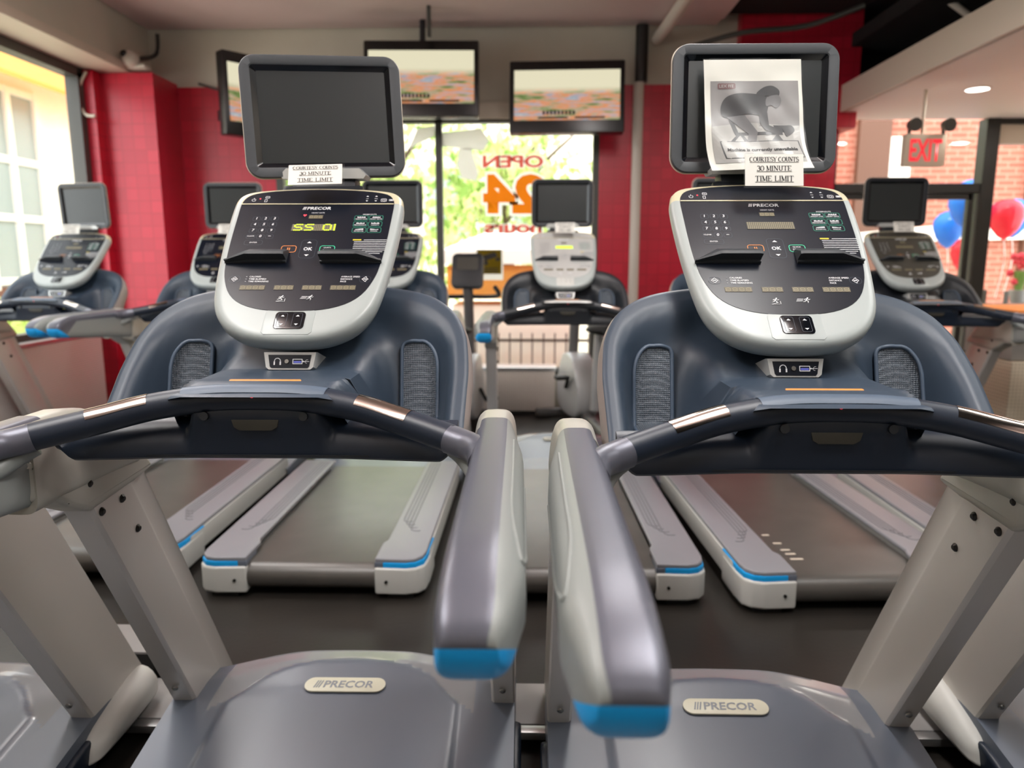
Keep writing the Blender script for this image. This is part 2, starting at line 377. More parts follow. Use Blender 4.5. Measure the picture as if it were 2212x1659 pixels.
def make_treadmill(root):
    # ---- motor cover
    def hz(x, y):
        s = abs(x); c = interp([(-.1, .118), (.24, .128), (.53, .170), (.61, .187), (.63, .189), (.72, .177)], y); e = interp([(-.1, .085), (.24, .108), (.49, .150), (.60, .152), (.72, .139)], y)
        z = e + (c - e) * (1 - sm((s - .12) / .33))
        yo = .625 - .10 * (s / .3) ** 2 - .05 * sm((s - .2) / .1)
        return z + .006 * (1 - sm((s - .292) / .014)) * (1 - sm((y - yo) / .014))
    xs = [i / 60 * .445 for i in range(-60, 61)]; ys = [-.02 + j * .0125 for j in range(58)]
    rings = []
    for y in ys:
        fr = .705 - .045 * (0)
        row = [(x * (1 if y < .6 else 1), y + (.0 - .05 * (x / .445) ** 2) * sm((y - .45) / .25), hz(x, y - .05 * (x / .445) ** 2 * 0)) for x in xs]
        row = [(-.447, row[0][1], row[0][2] - .018), ] + row + [(.447, row[-1][1], row[-1][2] - .018)]
        row = [(-.447, row[0][1], .053)] + row + [(.447, row[-1][1], .053)]
        rings.append(row)
    last = rings[-1]; rings.append([(x * .985, y + .012, max(.053, z - .012)) for x, y, z in last]); rings.append([(x * .96, y + .02, max(.053, z * .45)) for x, y, z in last]); rings.append([(x * .96, y + .02, .053) for x, y, z in last])
    hood = MB().loft(rings, closed=False, cap=False).build('motor_cover', ['hood_grey', 'cover_sheen'], root, 40)
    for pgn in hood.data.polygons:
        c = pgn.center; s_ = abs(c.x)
        if s_ < .34 and c.z > .12 and c.y > .635 - .10 * (s_ / .3) ** 2 - .05 * sm((s_ - .2) / .1): pgn.material_index = 1  # front strip takes the painted reflection, same plastic as the hood
    sl = math.atan2(.044, .29); BX = frame((0, .523, .1775), (1, 0, 0), (0, math.cos(sl), math.sin(sl)))
    bd = MB(); bd.prism(rrect(.212, .052, .0255, 8), 0, .004, BX, .0012); bd.build('badge', 'badge_pale', root, label='pale oval badge with the maker name')
    lt = MB(); logo(lt, BX, .155, .026, z=.0046); lt.build('badge_lettering', 'print_grey', [c for c in root.children if c.name.split('.')[0] == 'badge'][-1])
    # ---- deck: belt, rails, frame
    b = MB(); L0, L1, zt, r = -1.285, .02, .132, .052
    prof = [(L1, zt)] + [(L0 + .0, zt)] + [(L0 - r * math.sin(a), zt - r + r * math.cos(a)) for a in [math.pi * k / 10 for k in range(1, 11)]] + [(L1, zt - 2 * r)]
    b.prism(prof, -.262, .262, YZ, 0); b.build('belt', 'belt', root, 40)
    f = MB(); f.box((0, -.58, .045), (.60, 1.25, .05), .008); f.box((0, -1.0, .012), (.5, .08, .024)); f.box((0, .32, .075), (.80, .66, .04), .01); f.box((-.3, .25, .03), (.06, .16, .06)); f.box((.3, .25, .03), (.06, .16, .06)); f.build('deck_frame', 'rubber_black', root)
    for sx in (-1, 1):
        X = Matrix.Diagonal((sx, 1, 1, 1))
        top = [(.262, .03), (.262, -1.11), (.262, -1.14), (.250, -1.165), (.247, -1.18), (.247, -1.33), (.365, -1.335), (.400, -1.325), (.424, -1.295), (.432, -1.25), (.434, .03)]
        gw = MB(X @ Matrix.Translation((0, 0, -.0012))); rl = MB(X); rl.prism(top, .145, .163, None, .006, 3)
        for k, (xa, yb) in enumerate(((.286, -.94), (.302, -.975), (.318, -.1 - .91), (.334, -1.045))):
            path = [(xa, .0, .163), (xa, yb + .04, .163), (xa + .004, yb + .016, .163), (xa + .013, yb + .004, .163), (xa + .026, yb, .163), (xa + .042, yb + .004, .163)]
            gw.tube(path, .0034, 6)
        rail = rl.build('side_rail', 'rail_top', root); gw.build('tread_grooves', 'rail_groove', rail, 40)
        sd = MB(X); sd.prism([(.29, .03), (.29, -1.24), (.428, -1.24), (.438, -1.19), (.438, .03)], .055, .146, None, .006); sd.build('rail_side', 'cap_light', rail)
        bl = MB(X); bl.prism([(.32, -1.20), (.277, -1.334), (.365, -1.339), (.403, -1.328), (.429, -1.297), (.436, -1.24), (.438, -1.07), (.42, -1.07)], .126, .147, None, .003); bl.build('rail_accent', 'tip_blue', rail, label='bright blue accent strip')
        gx = MB(X); gx.prism([(.25, -1.21), (.245, -1.332), (.277, -1.3345), (.32, -1.2)], .126, .147, None, .002); gx.build('rail_joint', 'hood_grey', rail)
        ft = MB(X); ft.prism([(.245, -1.21), (.245, -1.342), (.365, -1.347), (.412, -1.332), (.436, -1.30), (.442, -1.23), (.440, -1.08), (.39, -1.08)], .022, .128, None, .012, 3); ft.build('rail_foot', 'cap_light', rail, label='pale end cap of the rail')
        fs = MB(X); fs.box((.34, -1.28, .011), (.1, .08, .022)); fs.build('foot_pad', 'rubber_black', rail)
        sc = MB(X); sc.cyl((.29, -1.340, .075), (.29, -1.350, .075), .006, 12); sc.build('screw', 'bolt_dark', rail)
        # ---- base cover beside the upright
        cvp = smooth_path([(.465, .120, 0), (.58, .150, 0), (.69, .165, 0), (.735, .15, 0), (.75, .11, 0), (.735, .07, 0), (.61, .054, 0), (.45, .054, 0), (.435, .075, 0)], 4, True)
        cv = MB(X); cv.loft([[(x, .60 + (p.x - .60) * k, .09 + (p.y - .09) * k2) for p in cvp] for x, k, k2 in ((.42, .97, .97), (.447, 1, 1), (.458, .99, .95), (.470, .96, .84), (.482, .90, .68), (.490, .78, .45), (.493, .6, .25))]); cv.build('base_cover', 'cap_light', root, 60)
        sp = MB(X); sp.prism(smooth_path([(.45, .115, 0), (.495, .09, 0), (.49, .055, 0), (.42, .02, 0), (.26, .008, 0), (.22, .035, 0), (.30, .085, 0)], 4, True), .40, .462, YZ, .012, 3); sp.build('side_panel', 'deep_navy', root, 50)
        # ---- upright (leans back towards the user), bolts, cap
        def sec(z):
            y0 = .49 - .556 * (z - .158); k = 1
            return [(.388, y0 + .004, z), (.385, y0 + .01, z), (.385, y0 + .150, z), (.387, y0 + .158, z), (.400, y0 + .172, z), (.404, y0 + .186, z), (.404, y0 + .238, z), (.402, y0 + .243, z), (.438, y0 + .243, z), (.445, y0 + .236, z), (.445, y0 + .008, z), (.441, y0, z), (.392, y0, z)]
        up = MB(X).loft([sec(.06), sec(.86)]).build('upright', 'post_paint', root, 25)
        bt = lambda p, d, rr: MB(X).tube([Vector(p), Vector(p) + Vector(d) * .5, Vector(p) + Vector(d)], [rr, rr * .95, rr * .5], 14)
        for y, z in ((.247, .780), (.171, .778), (.297, .695)): bt((.387, y, z), (-.008, 0, 0), .0095).build('bolt', 'bolt_dark', up)
        n = Vector((0, -.874, -.486)); p = Vector((.415, .455, .21)); bt(p, n * .006, .0085).build('bolt', 'steel', up)
        cp = MB(X); prof = smooth_path([(-.03, .865, 0), (.03, .848, 0), (.07, .822, 0)], 3) + [Vector((.115, .800, 0)), Vector((.135, .790, 0)), Vector((.30, .802, 0)), Vector((.372, .812, 0)), Vector((.375, .825, 0))] + smooth_path([(.345, .86, 0), (.30, .905, 0), (.26, .925, 0), (.0, .935, 0), (-.03, .93, 0)], 3)
        cp.prism(prof, .381, .449, YZ, .012, 3)
        hs = []
        for y in [.315 - .012 * k for k in range(29)]:
            tz = interp([(-.1, 1.004), (.10, 1.004), (.16, .994), (.22, .968), (.27, .932), (.315, .885)], y); cx_, hx_ = .4145, .0365 + .002 * sm(y / .1)
            cz_, hh_ = (tz + .84) / 2, (tz - .84) / 2
            hs.append([(cx_ + hx_ * math.copysign(abs(math.cos(a)) ** .5, math.cos(a)), y, cz_ + hh_ * math.copysign(abs(math.sin(a)) ** (.62 if math.sin(a) > 0 else .3), math.sin(a))) for a in [2 * math.pi * k / 32 for k in range(32)]])
        cp.loft(hs)
        cpo = cp.build('upright_cap', 'cap_paint', root, 40)
        bt((.383, .136, .848), (-.006, 0, 0), .008).build('bolt', 'bolt_dark', cpo)
        # ---- armrest: grid of sections, split into grip, shell and blue tip
        N = 48; secs = []; YE = -.655
        ysec = [.03 - k * .0205 for k in range(26)] + [-.50 - .155 * math.sin(math.radians(a)) for a in (4, 10, 16, 23, 30, 37, 44, 50, 56, 62, 68, 73, 78, 82, 86, 88.5, 90)]
        for y in ysec:
            t = max(0, -y / .65); xi = .384 + .002 * t; xo = .449 + .003 * t
            q = max(0, (-y - .50) / .155); q2 = max(0, (-y - .613) / .042)
            zt_ = .957 + .049 * math.sqrt(max(0, 1 - q * q)); zb = .850 + .060 * t; zb = .948 - (.948 - zb) * math.sqrt(max(0, 1 - min(1, q2) ** 2))
            cx, hx, cz, hh = (xi + xo) / 2, (xo - xi) / 2 * (1 - .25 * max(0, q2) ** 3), (zt_ + zb) / 2, max(.0015, (zt_ - zb) / 2)
            ring = []
            for k in range(N):
                a = 2 * math.pi * k / N; ca, sa = math.cos(a), math.sin(a); ex = .45
                ring.append((cx + hx * math.copysign(abs(ca) ** ex, ca) + (.017 * ca * (1 - sa * sa) * min(1, max(0, (.05 - y) / .15)) * min(1, max(0, (y + .66) / .10)) if ca > 0 else 0), y, cz + hh * math.copysign(abs(sa) ** ex, sa)))
            secs.append(ring)
        zones = {'shell': MB(X), 'grip': MB(X), 'tip': MB(X)}
        tm = {k: bmesh.new() for k in zones}
        ab = bmesh.new(); lay = ab.faces.layers.int.new('sector')
        AV = [[ab.verts.new(v) for v in ring] for ring in secs]
        for i in range(len(secs) - 1):
            for j in range(N): ab.faces.new((AV[i][j], AV[i][(j + 1) % N], AV[i + 1][(j + 1) % N], AV[i + 1][j]))[lay] = j
        ab.faces.new(AV[-1])[lay] = 34
        P1, N1 = Vector((0, -.655, .955)), Vector((0, .55, 1)).normalized()          # lower edge of the grip on the nose
        P2, N2 = Vector((0, -.50, .99)), Vector((0, .07, -.10)).normalized()           # the grip wraps down around the nose
        for P_, N_ in ((P1, N1), (P2, N2)): bmesh.ops.bisect_plane(ab, geom=ab.verts[:] + ab.edges[:] + ab.faces[:], dist=1e-6, plane_co=P_, plane_no=N_)
        for f_ in ab.faces:
            c = f_.calc_center_median(); an = (f_[lay] + .5) * 360 / N
            if c.y < -.48 and (c - P1).dot(N1) < 0: zn = 'tip'
            elif 69 < an < 166 or (150 < an < 285 and c.y < -.5 and (c - P2).dot(N2) < 0): zn = 'grip'
            else: zn = 'shell'
            t_ = tm[zn]; t_.faces.new([t_.verts.new(v.co) for v in f_.verts])
        ab.free()
        for k in zones: bmesh.ops.remove_doubles(tm[k], verts=tm[k].verts, dist=1e-5)
        ri = lambda yi, deg: Vector(secs[yi][int(deg / 360 * N) % N])
        gv = smooth_path([ri(6, 45), ri(11, 45), ri(17, 45), ri(22, 45), ri(25, 38), ri(28, 23), ri(26, 8), ri(22, 0), ri(15, 0), ri(9, 0)], 4)
        zones['shell'].add(tm['shell']); zones['shell'].tube(gv, .0020, 6)
        arm = zones['shell'].build('armrest', 'shell_grey', root, 50)
        zones['grip'].add(tm['grip'])
        el = smooth_path([(.345, -.064, .990), (.362, -.074, .986), (.380, -.088, .983), (.398, -.118, .980), (.405, -.17, .978)], 4)
        zones['grip'].tube(el, [.0245 - .0015 * i / len(el) for i in range(len(el))], 18)
        zones['grip'].build('grip', 'grip_pearl', arm, 50, 'pearly grey top grip')
        zones['tip'].add(tm['tip']); zones['tip'].build('tip', 'tip_blue', arm, 50, 'bright blue rounded end')
        ec = MB(X); ec.tube(smooth_path([(.350, -.052, .972), (.366, -.062, .962), (.386, -.09, .945), (.40, -.13, .935)], 4), [.0165] * 13, 14); ec.build('elbow_cover', 'shell_grey', arm, 50)
    # ---- crossbar
    cb = smooth_path([(-.349, -.065, .990), (-.262, -.020, 1.008), (-.18, .006, 1.027), (-.09, .018, 1.039), (0, .022, 1.0405), (.09, .018, 1.039), (.18, .006, 1.027), (.262, -.020, 1.008), (.349, -.065, .990)], 8)
    k = MB().tube(cb, .0238, 24); bar = k.build('crossbar', 'deep_navy', root, 40)
    def part(x0, x1, r, a0, a1, n=12):
        P = [p for p in cb if x0 <= p.x <= x1]; return MB().tube(P, r, n, math.radians(a0), math.radians(a1), cap=False)
    # angles: 0 = towards user (-Y), 90 = up
    for x0, x1 in ((-.284, -.176), (.176, .284)):
        g = part(x0, x1, .0246, 25, 150); o = g.build('grip_sensor', 'chrome', bar, 60, 'bright metal pulse plate')
    pd = part(-.128, .128, .0247, 34, 165); pd.build('bar_pad', 'slate_pad', bar, 60, 'paler slate pad on top of the bar')
    MB().ball((0, -.0032, 1.0485), (.0032, .002, .0032), 12, 8).build('indicator', 'red_led', bar, label='tiny red lamp')
    # ---- panel below the crossbar
    rings = []
    for i in range(-60, 61):
        x = i / 60 * .350; s = abs(x); c = 1 - sm((s - .105) / .028); e = sm((s - .318) / .034)
        lo = [(.06, .934 + .02 * e), (.022, .932 + .022 * e), (.014, .937 + .026 * e), (.013, .945 + .024 * e)]
        ysh = -.020 * sm((s - .10) / .25) * 1
        mid = [(.013 + .003 * (1 - c), .960 + .015 * c), (.022 - .015 * c, .974 + .022 * c), (.032 - .028 * c, .985 + .029 * c), (.044 - .036 * c, .993 + .033 * c), (.054 - .032 * c, .997 + .033 * c), (.064 - .034 * c, .998 + .028 * c)]
        rings.append([(x, y + ysh, z) for y, z in lo + mid])
    ap = MB().loft(rings).build('bar_panel', 'deep_navy', root, 40)
    AX = frame((0, .0098, 0), (1, 0, 0), (0, 0, 1))
    MB().prism([(-.042, 1.006), (.042, 1.006), (.038, .992), (.028, .986), (-.028, .986), (-.038, .992)], -.006, .0055, AX, .002).build('sensor_window', 'readout_dark', ap, label='dark olive sensor window')
    for x in (-.086, .086): MB().tube([(x, .0055, 1.012), (x, -.002, 1.013)], .0075, 14).build('dimple', 'satin_black', ap)
    MB().box((0, -.004 + .013, .9405), (.66, .004, .003)).build('seam', 'satin_black', ap)
    # ---- cowl: dished shell behind the console
    half = [(w, z) for z, w in RIM_W]
    out = [Vector((x, z)) for x, z in half]; out = out + [Vector((-p.x, p.y)) for p in reversed(out)]
    arc = smooth_path([(p.x, p.y, 0) for p in out], 3); OUT = [Vector((p.x, p.y)) for p in arc]
    nb = 30; bot = [Vector((-.351 + .702 * k / nb, .93)) for k in range(1, nb)]
    RING = OUT + bot; cen = Vector((0, 1.05))
    def edge(p): 
        return min(((p - a) - (b - a) * max(0, min(1, (p - a).dot(b - a) / max(1e-9, (b - a).length_squared)))).length for a, b in zip(OUT, OUT[1:]))
    def depth(p, e=None):
        e = edge(p) if e is None else e; s = abs(p.x)
        ds = sm((e - .030) / .055) * (.045 + min(.10, max(0, (1.13 - p.y)) * .9))
        dc = interp([(.93, -.165), (.974, -.125), (1.0, -.085), (1.051, -.016), (1.10, .018), (1.147, .037), (1.19, .02), (1.222, 0)], p.y)
        c = 1 - sm((s - .135) / .06); c *= sm((e - .02) / .04)
        return ds * (1 - c) + dc * c - (.004 * sm(e / .004) * (1 - sm((e - .024) / .006)))
    def cow(p, d, zm=.948):
        v = Vector((p.x, rim_y(p.y), p.y)) - RIMN * d; v.z = max(v.z, zm); return v
    rr = [0, .01, .03, .05, .07, .09, .11, .13, .16, .2, .24, .28, .32, .37, .42, .48, .54, .6, .66, .72, .78, .84, .9, .95, .99]
    rings = []
    for t in rr:
        ring = []
        for q in RING: p = q + (cen - q) * t; ring.append(cow(p, depth(p)))
        rings.append(ring)
    cw = MB().loft(rings, True, False); cwl = cw.build('cowl', 'navy_plastic', root, 60)
    rings = []
    NR = len(RING)
    for d, i in ((0, 0), (.012, -.005), (.04, -.007), (.075, 0), (.12, .03), (.165, .09), (.185, .16)):
        ring = []
        for q in RING: 
            p = q + (cen - q).normalized() * i; ring.append(cow(p, d, .942))
        rings.append(ring)
    MB().loft(rings, True, False).build('cowl_back', 'taupe_shell', cwl, 60)
    for sx in (-1, 1):
        g = []
        for a in range(13):
            row = []
            for b_ in range(25):
                u, v = a / 12, 1 - (1 - b_ / 24) ** 1.6; z = .945 + .185 * v; xin, xo = .204 + .004 * (1 - v), .288 - .004 * v
                dz = (1 - v) * .185; xo -= (.042 - math.sqrt(max(0, .042 ** 2 - max(0, .042 - dz) ** 2))); xin += (.010 - math.sqrt(max(0, .010 ** 2 - max(0, .010 - dz) ** 2))); x = xin + (xo - xin) * u
                p = Vector((sx * x, z)); q_ = cow(p, depth(p)) + RIMN * (.006 + .004 * math.sin(math.pi * u)); row.append(q_)
            g.append(row)
        MB().loft(g, False, False).build('woven_pad', 'pad_weave', cwl, 60, 'grey woven-textured side pad')
        # raised lip around the pad
        edge_p = [g[0][i] for i in range(25)] + [g[i][24] for i in range(1, 13)] + [g[12][i] for i in range(23, -1, -1)]
        MB().tube([p + Vector((0, -.001, .001)) for p in edge_p], .0042, 8).build('pad_lip', 'slate_pad', cwl, 60)
    p = frame((0, .064, 1.0625), (1, 0, 0), (0, .9, .43)); MB().prism(rrect(.13, .012, .003, 4), 0, .0012, p).build('warning_strip', 'label_orange', cwl, label='thin orange warning strip')
    # ---- console
    H = [(0, -.047), (.05, -.044), (.09, -.034), (.125, -.013), (.150, .017), (.166, .055), (.176, .11), (.184, .18), (.189, .25), (.1915, .32), (.190, .36), (.180, .382), (.155, .396), (.10, .404), (.05, .408), (0, .409)]
    full = smooth_path([(u, v, 0) for u, v in H] + [(-u, v, 0) for u, v in reversed(H[1:-1])], 3, True); O2 = [Vector((p.x, p.y)) for p in full]
    rings = []
    for w, i in ((-.062, .05), (-.056, .022), (-.045, .006), (-.03, 0), (-.012, -.001), (-.004, .003), (0, .009), (.0006, .02)):
        rings.append([(q.x, q.y, w) for q in inset(O2, i)])
    cs = MB(FACE); cs.loft(rings); 
    con = cs.build('console', ['console_silver', 'console_cream'], root, 35, 'silver console housing')
    inv = FACE.inverted()
    for pgn in con.data.polygons:
        v = inv @ pgn.center
        if v.y > .346 and abs(v.x) > .05 or v.y > .39: pgn.material_index = 1
    F = [(0, .024), (.06, .028), (.105, .043), (.135, .069), (.153, .106), (.163, .15), (.169, .22), (.172, .30), (.173, .342), (.169, .362), (.155, .378), (.12, .388), (.06, .394), (0, .396)]
    ff = smooth_path([(u, v, 0) for u, v in F] + [(-u, v, 0) for u, v in reversed(F[1:-1])], 3, True)
    fp = MB(FACE).prism([(q.x, q.y) for q in ff], -.002, .0016).build('face_panel', 'face_black', con, 30, 'glossy black face panel')
    T = FACE @ Matrix.Translation((0, 0, .0018))
    ln = MB(T); ln.box((0, .3455, .0006), (.344, .0028, .001)); ln.build('face_trim', 'console_cream', con)
    w_ = MB(T); g_ = MB(T); gr_ = MB(T); kr = MB(T)
    # white print
    logo(w_, None, .064, .0095, .331, .002)
    w_.build('maker_logo', 'print_white', con, 0); w_ = MB(T)
    w_.text('HEART RATE', None, h=.0035, x0=.006, y0=.316)
    pos = {'1': (-.128, .298), '2': (-.108, .298), '3': (-.088, .298), '4': (-.128, .279), '5': (-.108, .279), '6': (-.088, .279), '7': (-.128, .260), '8': (-.108, .260), '9': (-.088, .260), '0': (-.108, .241)}
    for ch, (x, y) in pos.items(): w_.text(ch, None, h=.0075, x0=x, y0=y, shear=.1, bold=.01); kr.slot(0); button(kr, x, y - .0015, .017, .0135, .004, .0006, None, .0004)
    w_.box((-.088, .241, .0005), (.006, .001, .0004)); button(kr, -.088, .2395, .017, .0135, .004, .0006, None, .0004)
    w_.text('CLEAR', None, h=.0038, x0=-.129, y0=.241); button(kr, -.129, .2395, .019, .0135, .004, .0006, None, .0004)
    w_.text('ENTER', None, h=.0038, x0=-.119, y0=.221); button(kr, -.119, .2205, .040, .0145, .005, .0006, None, .0004)
    w_.build('keypad_numbers', 'print_white', con, 0); w_ = MB(T)
    tri = lambda mb, x, y, s, d=1: mb.flat([(x - s, y - d * s * .45), (x + s, y - d * s * .45), (x, y + d * s * .55)] if d > 0 else [(x - s, y + s * .45), (x, y - s * .55), (x + s, y + s * .45)], None, .0006)
    w_.text('OK', None, h=.0095, x0=.003, y0=.201, bold=.02); button(kr, .003, .201, .018, .018, .006, .0007, None, .0004); button(kr, .003, .201, .034, .056, .008, .0007, None, .0004)
    tri(w_, .003, .221, .005); tri(w_, .003, .1815, .005, -1)
    w_.text('QUICK', None, h=.0044, x0=.0445, y0=.2045); w_.text('START', None, h=.0044, x0=.0445, y0=.1975)
    w_.build('select_marks', 'print_white', con, 0); w_ = MB(T)
    w_.text('WORKOUTS', None, h=.0038, x0=.122, y0=.3105)
    for i, (a, b2) in enumerate((('WEIGHT LOSS', 'HEART RATE'), ('PERFORMANCE', 'VARIETY'), ('INTERVAL', 'MANUAL'))):
        for j, tx in enumerate((a, b2)):
            x, y = .105 + .033 * j, .2985 - .0195 * i
            w_.text(tx, None, w=min(.026, .0026 * len(tx)), h=.0034, x0=x, y0=y - .003)
            for q in range(9): 
                hh = .0012 + .0028 * abs(math.sin((q + 1) * (1.3 + i) + j * 2)); w_.box((x - .008 + q * .002, y + .001 + hh / 2, .0004), (.0014, hh, .0004))
            button(gr_, x, y, .031, .0165, .004, .0009, None, .0005)
    w_.build('workout_names', 'print_white', con, 0); w_ = MB(T)
    for i in range(9): w_.box((.134 + (0 if i else .011), .2285 - i * .0052, .0004), (.070 - (.02 if not i else 0) - .0035 * max(0, i - 6) * 3, .0011, .0004))
    w_.build('caution_text', 'print_white', con, 0); w_ = MB(T)
    for x, al, rows, dx in ((-.104, 'L', ('CALORIES', 'TIME ELAPSED', 'TIME REMAINING'), -.006), (.087, 'L', ('AVERAGE SPEED', 'DISTANCE', 'PACE'), .052)):
        for i, tx in enumerate(rows):
            w_.text(tx, None, h=.0042, w=.0030 * len(tx), x0=x, y0=.1185 - i * .0068, align='L', bold=.01); w_.box((x + dx, .1185 - i * .0068, .0004), (.0022, .0008, .0004))
    for x in (-.134, .1375):
        button(kr, x, .1115, .024, .018, .008, .0007, None, .0004); P = [(x, .1185), (x - .007, .1115), (x, .1045), (x + .007, .1115)]; Q = [(x, .1172), (x - .0056, .1115), (x, .1058), (x + .0056, .1115)]
        ringstrip(w_, P, Q, None); w_.box((x, .1115, .0005), (.006, .0022, .0004))
    w_.build('readout_labels', 'print_white', con, 0); w_ = MB(T)
    def runner(x, y, s, slope):
        w_.ball((x + .0035 * s, y + .010 * s, .0006), (.0017 * s, .0017 * s, .0002), 10, 4)
        for a, b3, r in (((.002, .008), (-.001, .003), .0013), ((-.001, .003), (.003, -.001), .0011), ((.003, -.001), (.0015, -.005), .0009), ((-.001, .003), (-.004, -.001), .0011), ((-.004, -.001), (-.008, -.002), .0009), ((.002, .007), (.005, .004), .0008), ((.005, .004), (.008, .006), .0007), ((.001, .007), (-.004, .006), .0008), ((-.004, .006), (-.005, .003), .0007)):
            w_.tube([(x + a[0] * s, y + a[1] * s, .0006), (x + b3[0] * s, y + b3[1] * s, .0006)], r * s, 6)
        if slope:
            for a, b3 in (((-.010, -.008), (.009, -.008)), ((-.010, -.008), (.006, -.003)), ((.0105, -.008), (.0105, .001))): w_.tube([(x + a[0] * s, y + a[1] * s, .0005), (x + b3[0] * s, y + b3[1] * s, .0005)], .0005, 6)
        else:
            for q in range(4): w_.box((x - .013 * s - q * .001, y + .007 * s - q * .002, .0005), (.012, .0006, .0003))
    runner(-.027, .056, .85, True); runner(.032, .057, .85, False)
    w_.build('runner_marks', 'print_white', con, 0); w_ = MB(T)
    # power, tv, phone marks on the top band
    w_.tube([(-.148 + .0042 * math.sin(a), .359 + .0042 * math.cos(a), .0006) for a in [math.radians(d) for d in range(40, 321, 20)]], .0006, 6); w_.box((-.148, .363, .0006), (.0012, .005, .0005))
    button(w_, -.118, .3685, .010, .007, .002, .001, None); w_.text('TV', None, h=.0028, x0=-.118, y0=.3685); button(w_, -.120, .357, .006, .009, .001, .0009, None)
    for x, tx in ((.110, 'CH'), (.130, 'VOL')): tri(w_, x, .372, .003); tri(w_, x, .356, .003, -1); w_.text(tx, None, h=.0028, x0=x, y0=.364)
    button(w_, .148, .3585, .013, .010, .003, .0008, None); button(w_, .148, .3585, .007, .0055, .002, .0008, None); button(w_, .165, .3585, .010, .006, .0012, .0009, None); w_.box((.165, .3585, .0005), (.006, .0022, .0004))
    w_.build('media_marks', 'print_white', con, 0)
    kr.build('key_outlines', 'key_rim', con, 0)
    gr_.build('workout_buttons', 'print_green', con, 0, 'green outlined workout buttons')
    MB(T).box((.105, .2285, .0005), (.018, .0036, .0005)).build('caution_mark', 'print_yellow', con)
    pb = MB(T); button(pb, -.0385, .2005, .033, .0205, .006, .0013, None); pb.box((-.0405, .2005, .0006), (.0018, .0075, .0005)); pb.box((-.0365, .2005, .0006), (.0018, .0075, .0005)); pb.build('pause_button', 'key_orange', con, 0, 'orange pause button')
    sb = MB(T); button(sb, .0445, .2005, .033, .0205, .006, .0013, None); sb.build('start_button', 'key_green', con, 0, 'green start button')
    MB(T).ball((-.134, .3635, .0006), (.002, .002, .0006), 10, 6).build('power_lamp', 'red_led', con, label='red standby lamp')
    # readouts
    def readout(x, y, w, h, digits):
        o = MB(T).box((x, y, .0003), (w, h, .0006)).build('readout', 'readout', con, 0)
        d = MB(T); dw = w / digits
        for i in range(digits):
            cx = x - w / 2 + dw * (i + .5); a = dw * .30; b2 = h * .32
            for yy in (-b2, 0, b2): d.box((cx, y + yy, .0007), (a * 1.5, h * .09, .0002))
            for xx in (-a, a):
                for yy in (-b2 / 2, b2 / 2): d.box((cx + xx, y + yy, .0007), (dw * .1, b2 * .75, .0002))
        d.build('segments', 'readout_seg', o, 0)
    readout(.003, .3025, .031, .011, 3); readout(-.092, .0875, .052, .0125, 4); readout(-.027, .0875, .040, .0125, 3); readout(.031, .0875, .040, .0125, 3); readout(.095, .0875, .052, .0125, 4)
    o = MB(T).box((.004, .268, .0003), (.098, .0215, .0006)).build('matrix_display', 'readout_dark', con, 0)
    d = MB(T)
    for i in range(24):
        for j in range(7): d.box((.004 - .046 + i * .004, .268 + .009 - j * .003, .0007), (.0026, .0019, .0002))
    d.build('dots', 'readout_seg', o, 0)
    # ledges
    for sx in (-1, 1):
        lg = []
        for u, k in ((.166, .12), (.160, .2), (.118, 1), (.108, 1), (.042, 1), (.036, .95)):
            pr = [(.158, 0), (.158, .006), (.163, .006), (.163, .012), (.160, .026), (.166, .028), (.192, .008), (.195, 0)]
            lg.append([(sx * u, .157 + (v - .157) * (k if v > .17 else max(k, .5)), w * (k * .75 + .25)) for v, w in pr])
        MB(T).loft(lg).build('book_ledge', 'ledge_grey', con, 30, 'black reading ledge')
    # speed and incline pad
    MB(FACE).prism([(-.045, .03), (.045, .03), (.05, .02), (.05, -.03), (.044, -.036), (-.044, -.036), (-.05, -.03), (-.05, .02)], -.002, .0012, None, .001).build('pad_surround', 'console_silver', con, 30)
    kp = MB(FACE).prism(rrect(.060, .044, .008, 5, .002, -.001), 0, .0028, None, .0008).build('control_pad', 'gloss_black', con, 30, 'black arrow key pad')
    T2 = FACE @ Matrix.Translation((0, 0, .0028)); ar = MB(T2)
    for x in (-.013, .017): tri(ar, x, .010, .004); tri(ar, x, -.0125, .004, -1)
    ar.build('arrows', 'print_white', kp, 0)
    kq = MB(T2)
    for x in (-.013, .017): button(kq, x, -.001, .019, .036, .004, .0005, None, .0004)
    kq.build('key_outlines', 'key_rim', kp, 0)
    # headphone and usb box
    PX = frame((.001, .205, 1.079), (1, 0, 0), (0, .30, .954))
    bx = MB(PX); bx.loft([[(x * s, y * s2, w) for x, y in ((-.052, .02), (.052, .02), (.047, -.011), (.041, -.016), (-.041, -.016), (-.047, -.011))] for w, s, s2 in ((-.07, 1.08, 1), (-.004, 1.04, 1), (0, 1, .97))]); pbx = bx.build('port_box', 'silver_paint', con, 25, 'silver headphone and charging box')
    MB(PX).prism([(-.043, .014), (.043, .014), (.039, -.0095), (.036, -.0125), (-.036, -.0125), (-.039, -.0095)], 0, .0012).build('port_plate', 'face_black', pbx, 0)
    pi = MB(PX); pi.tube([(-.024 + .006 * math.cos(a), .001 + .006 * math.sin(a), .0015) for a in [math.pi * k / 10 for k in range(11)]], .0009, 6); pi.box((-.030, -.003, .0018), (.0028, .007, .001)); pi.box((-.018, -.003, .0018), (.0028, .007, .001))
    button(pi, .016, .0005, .020, .0105, .001, .0015, None, .0016)
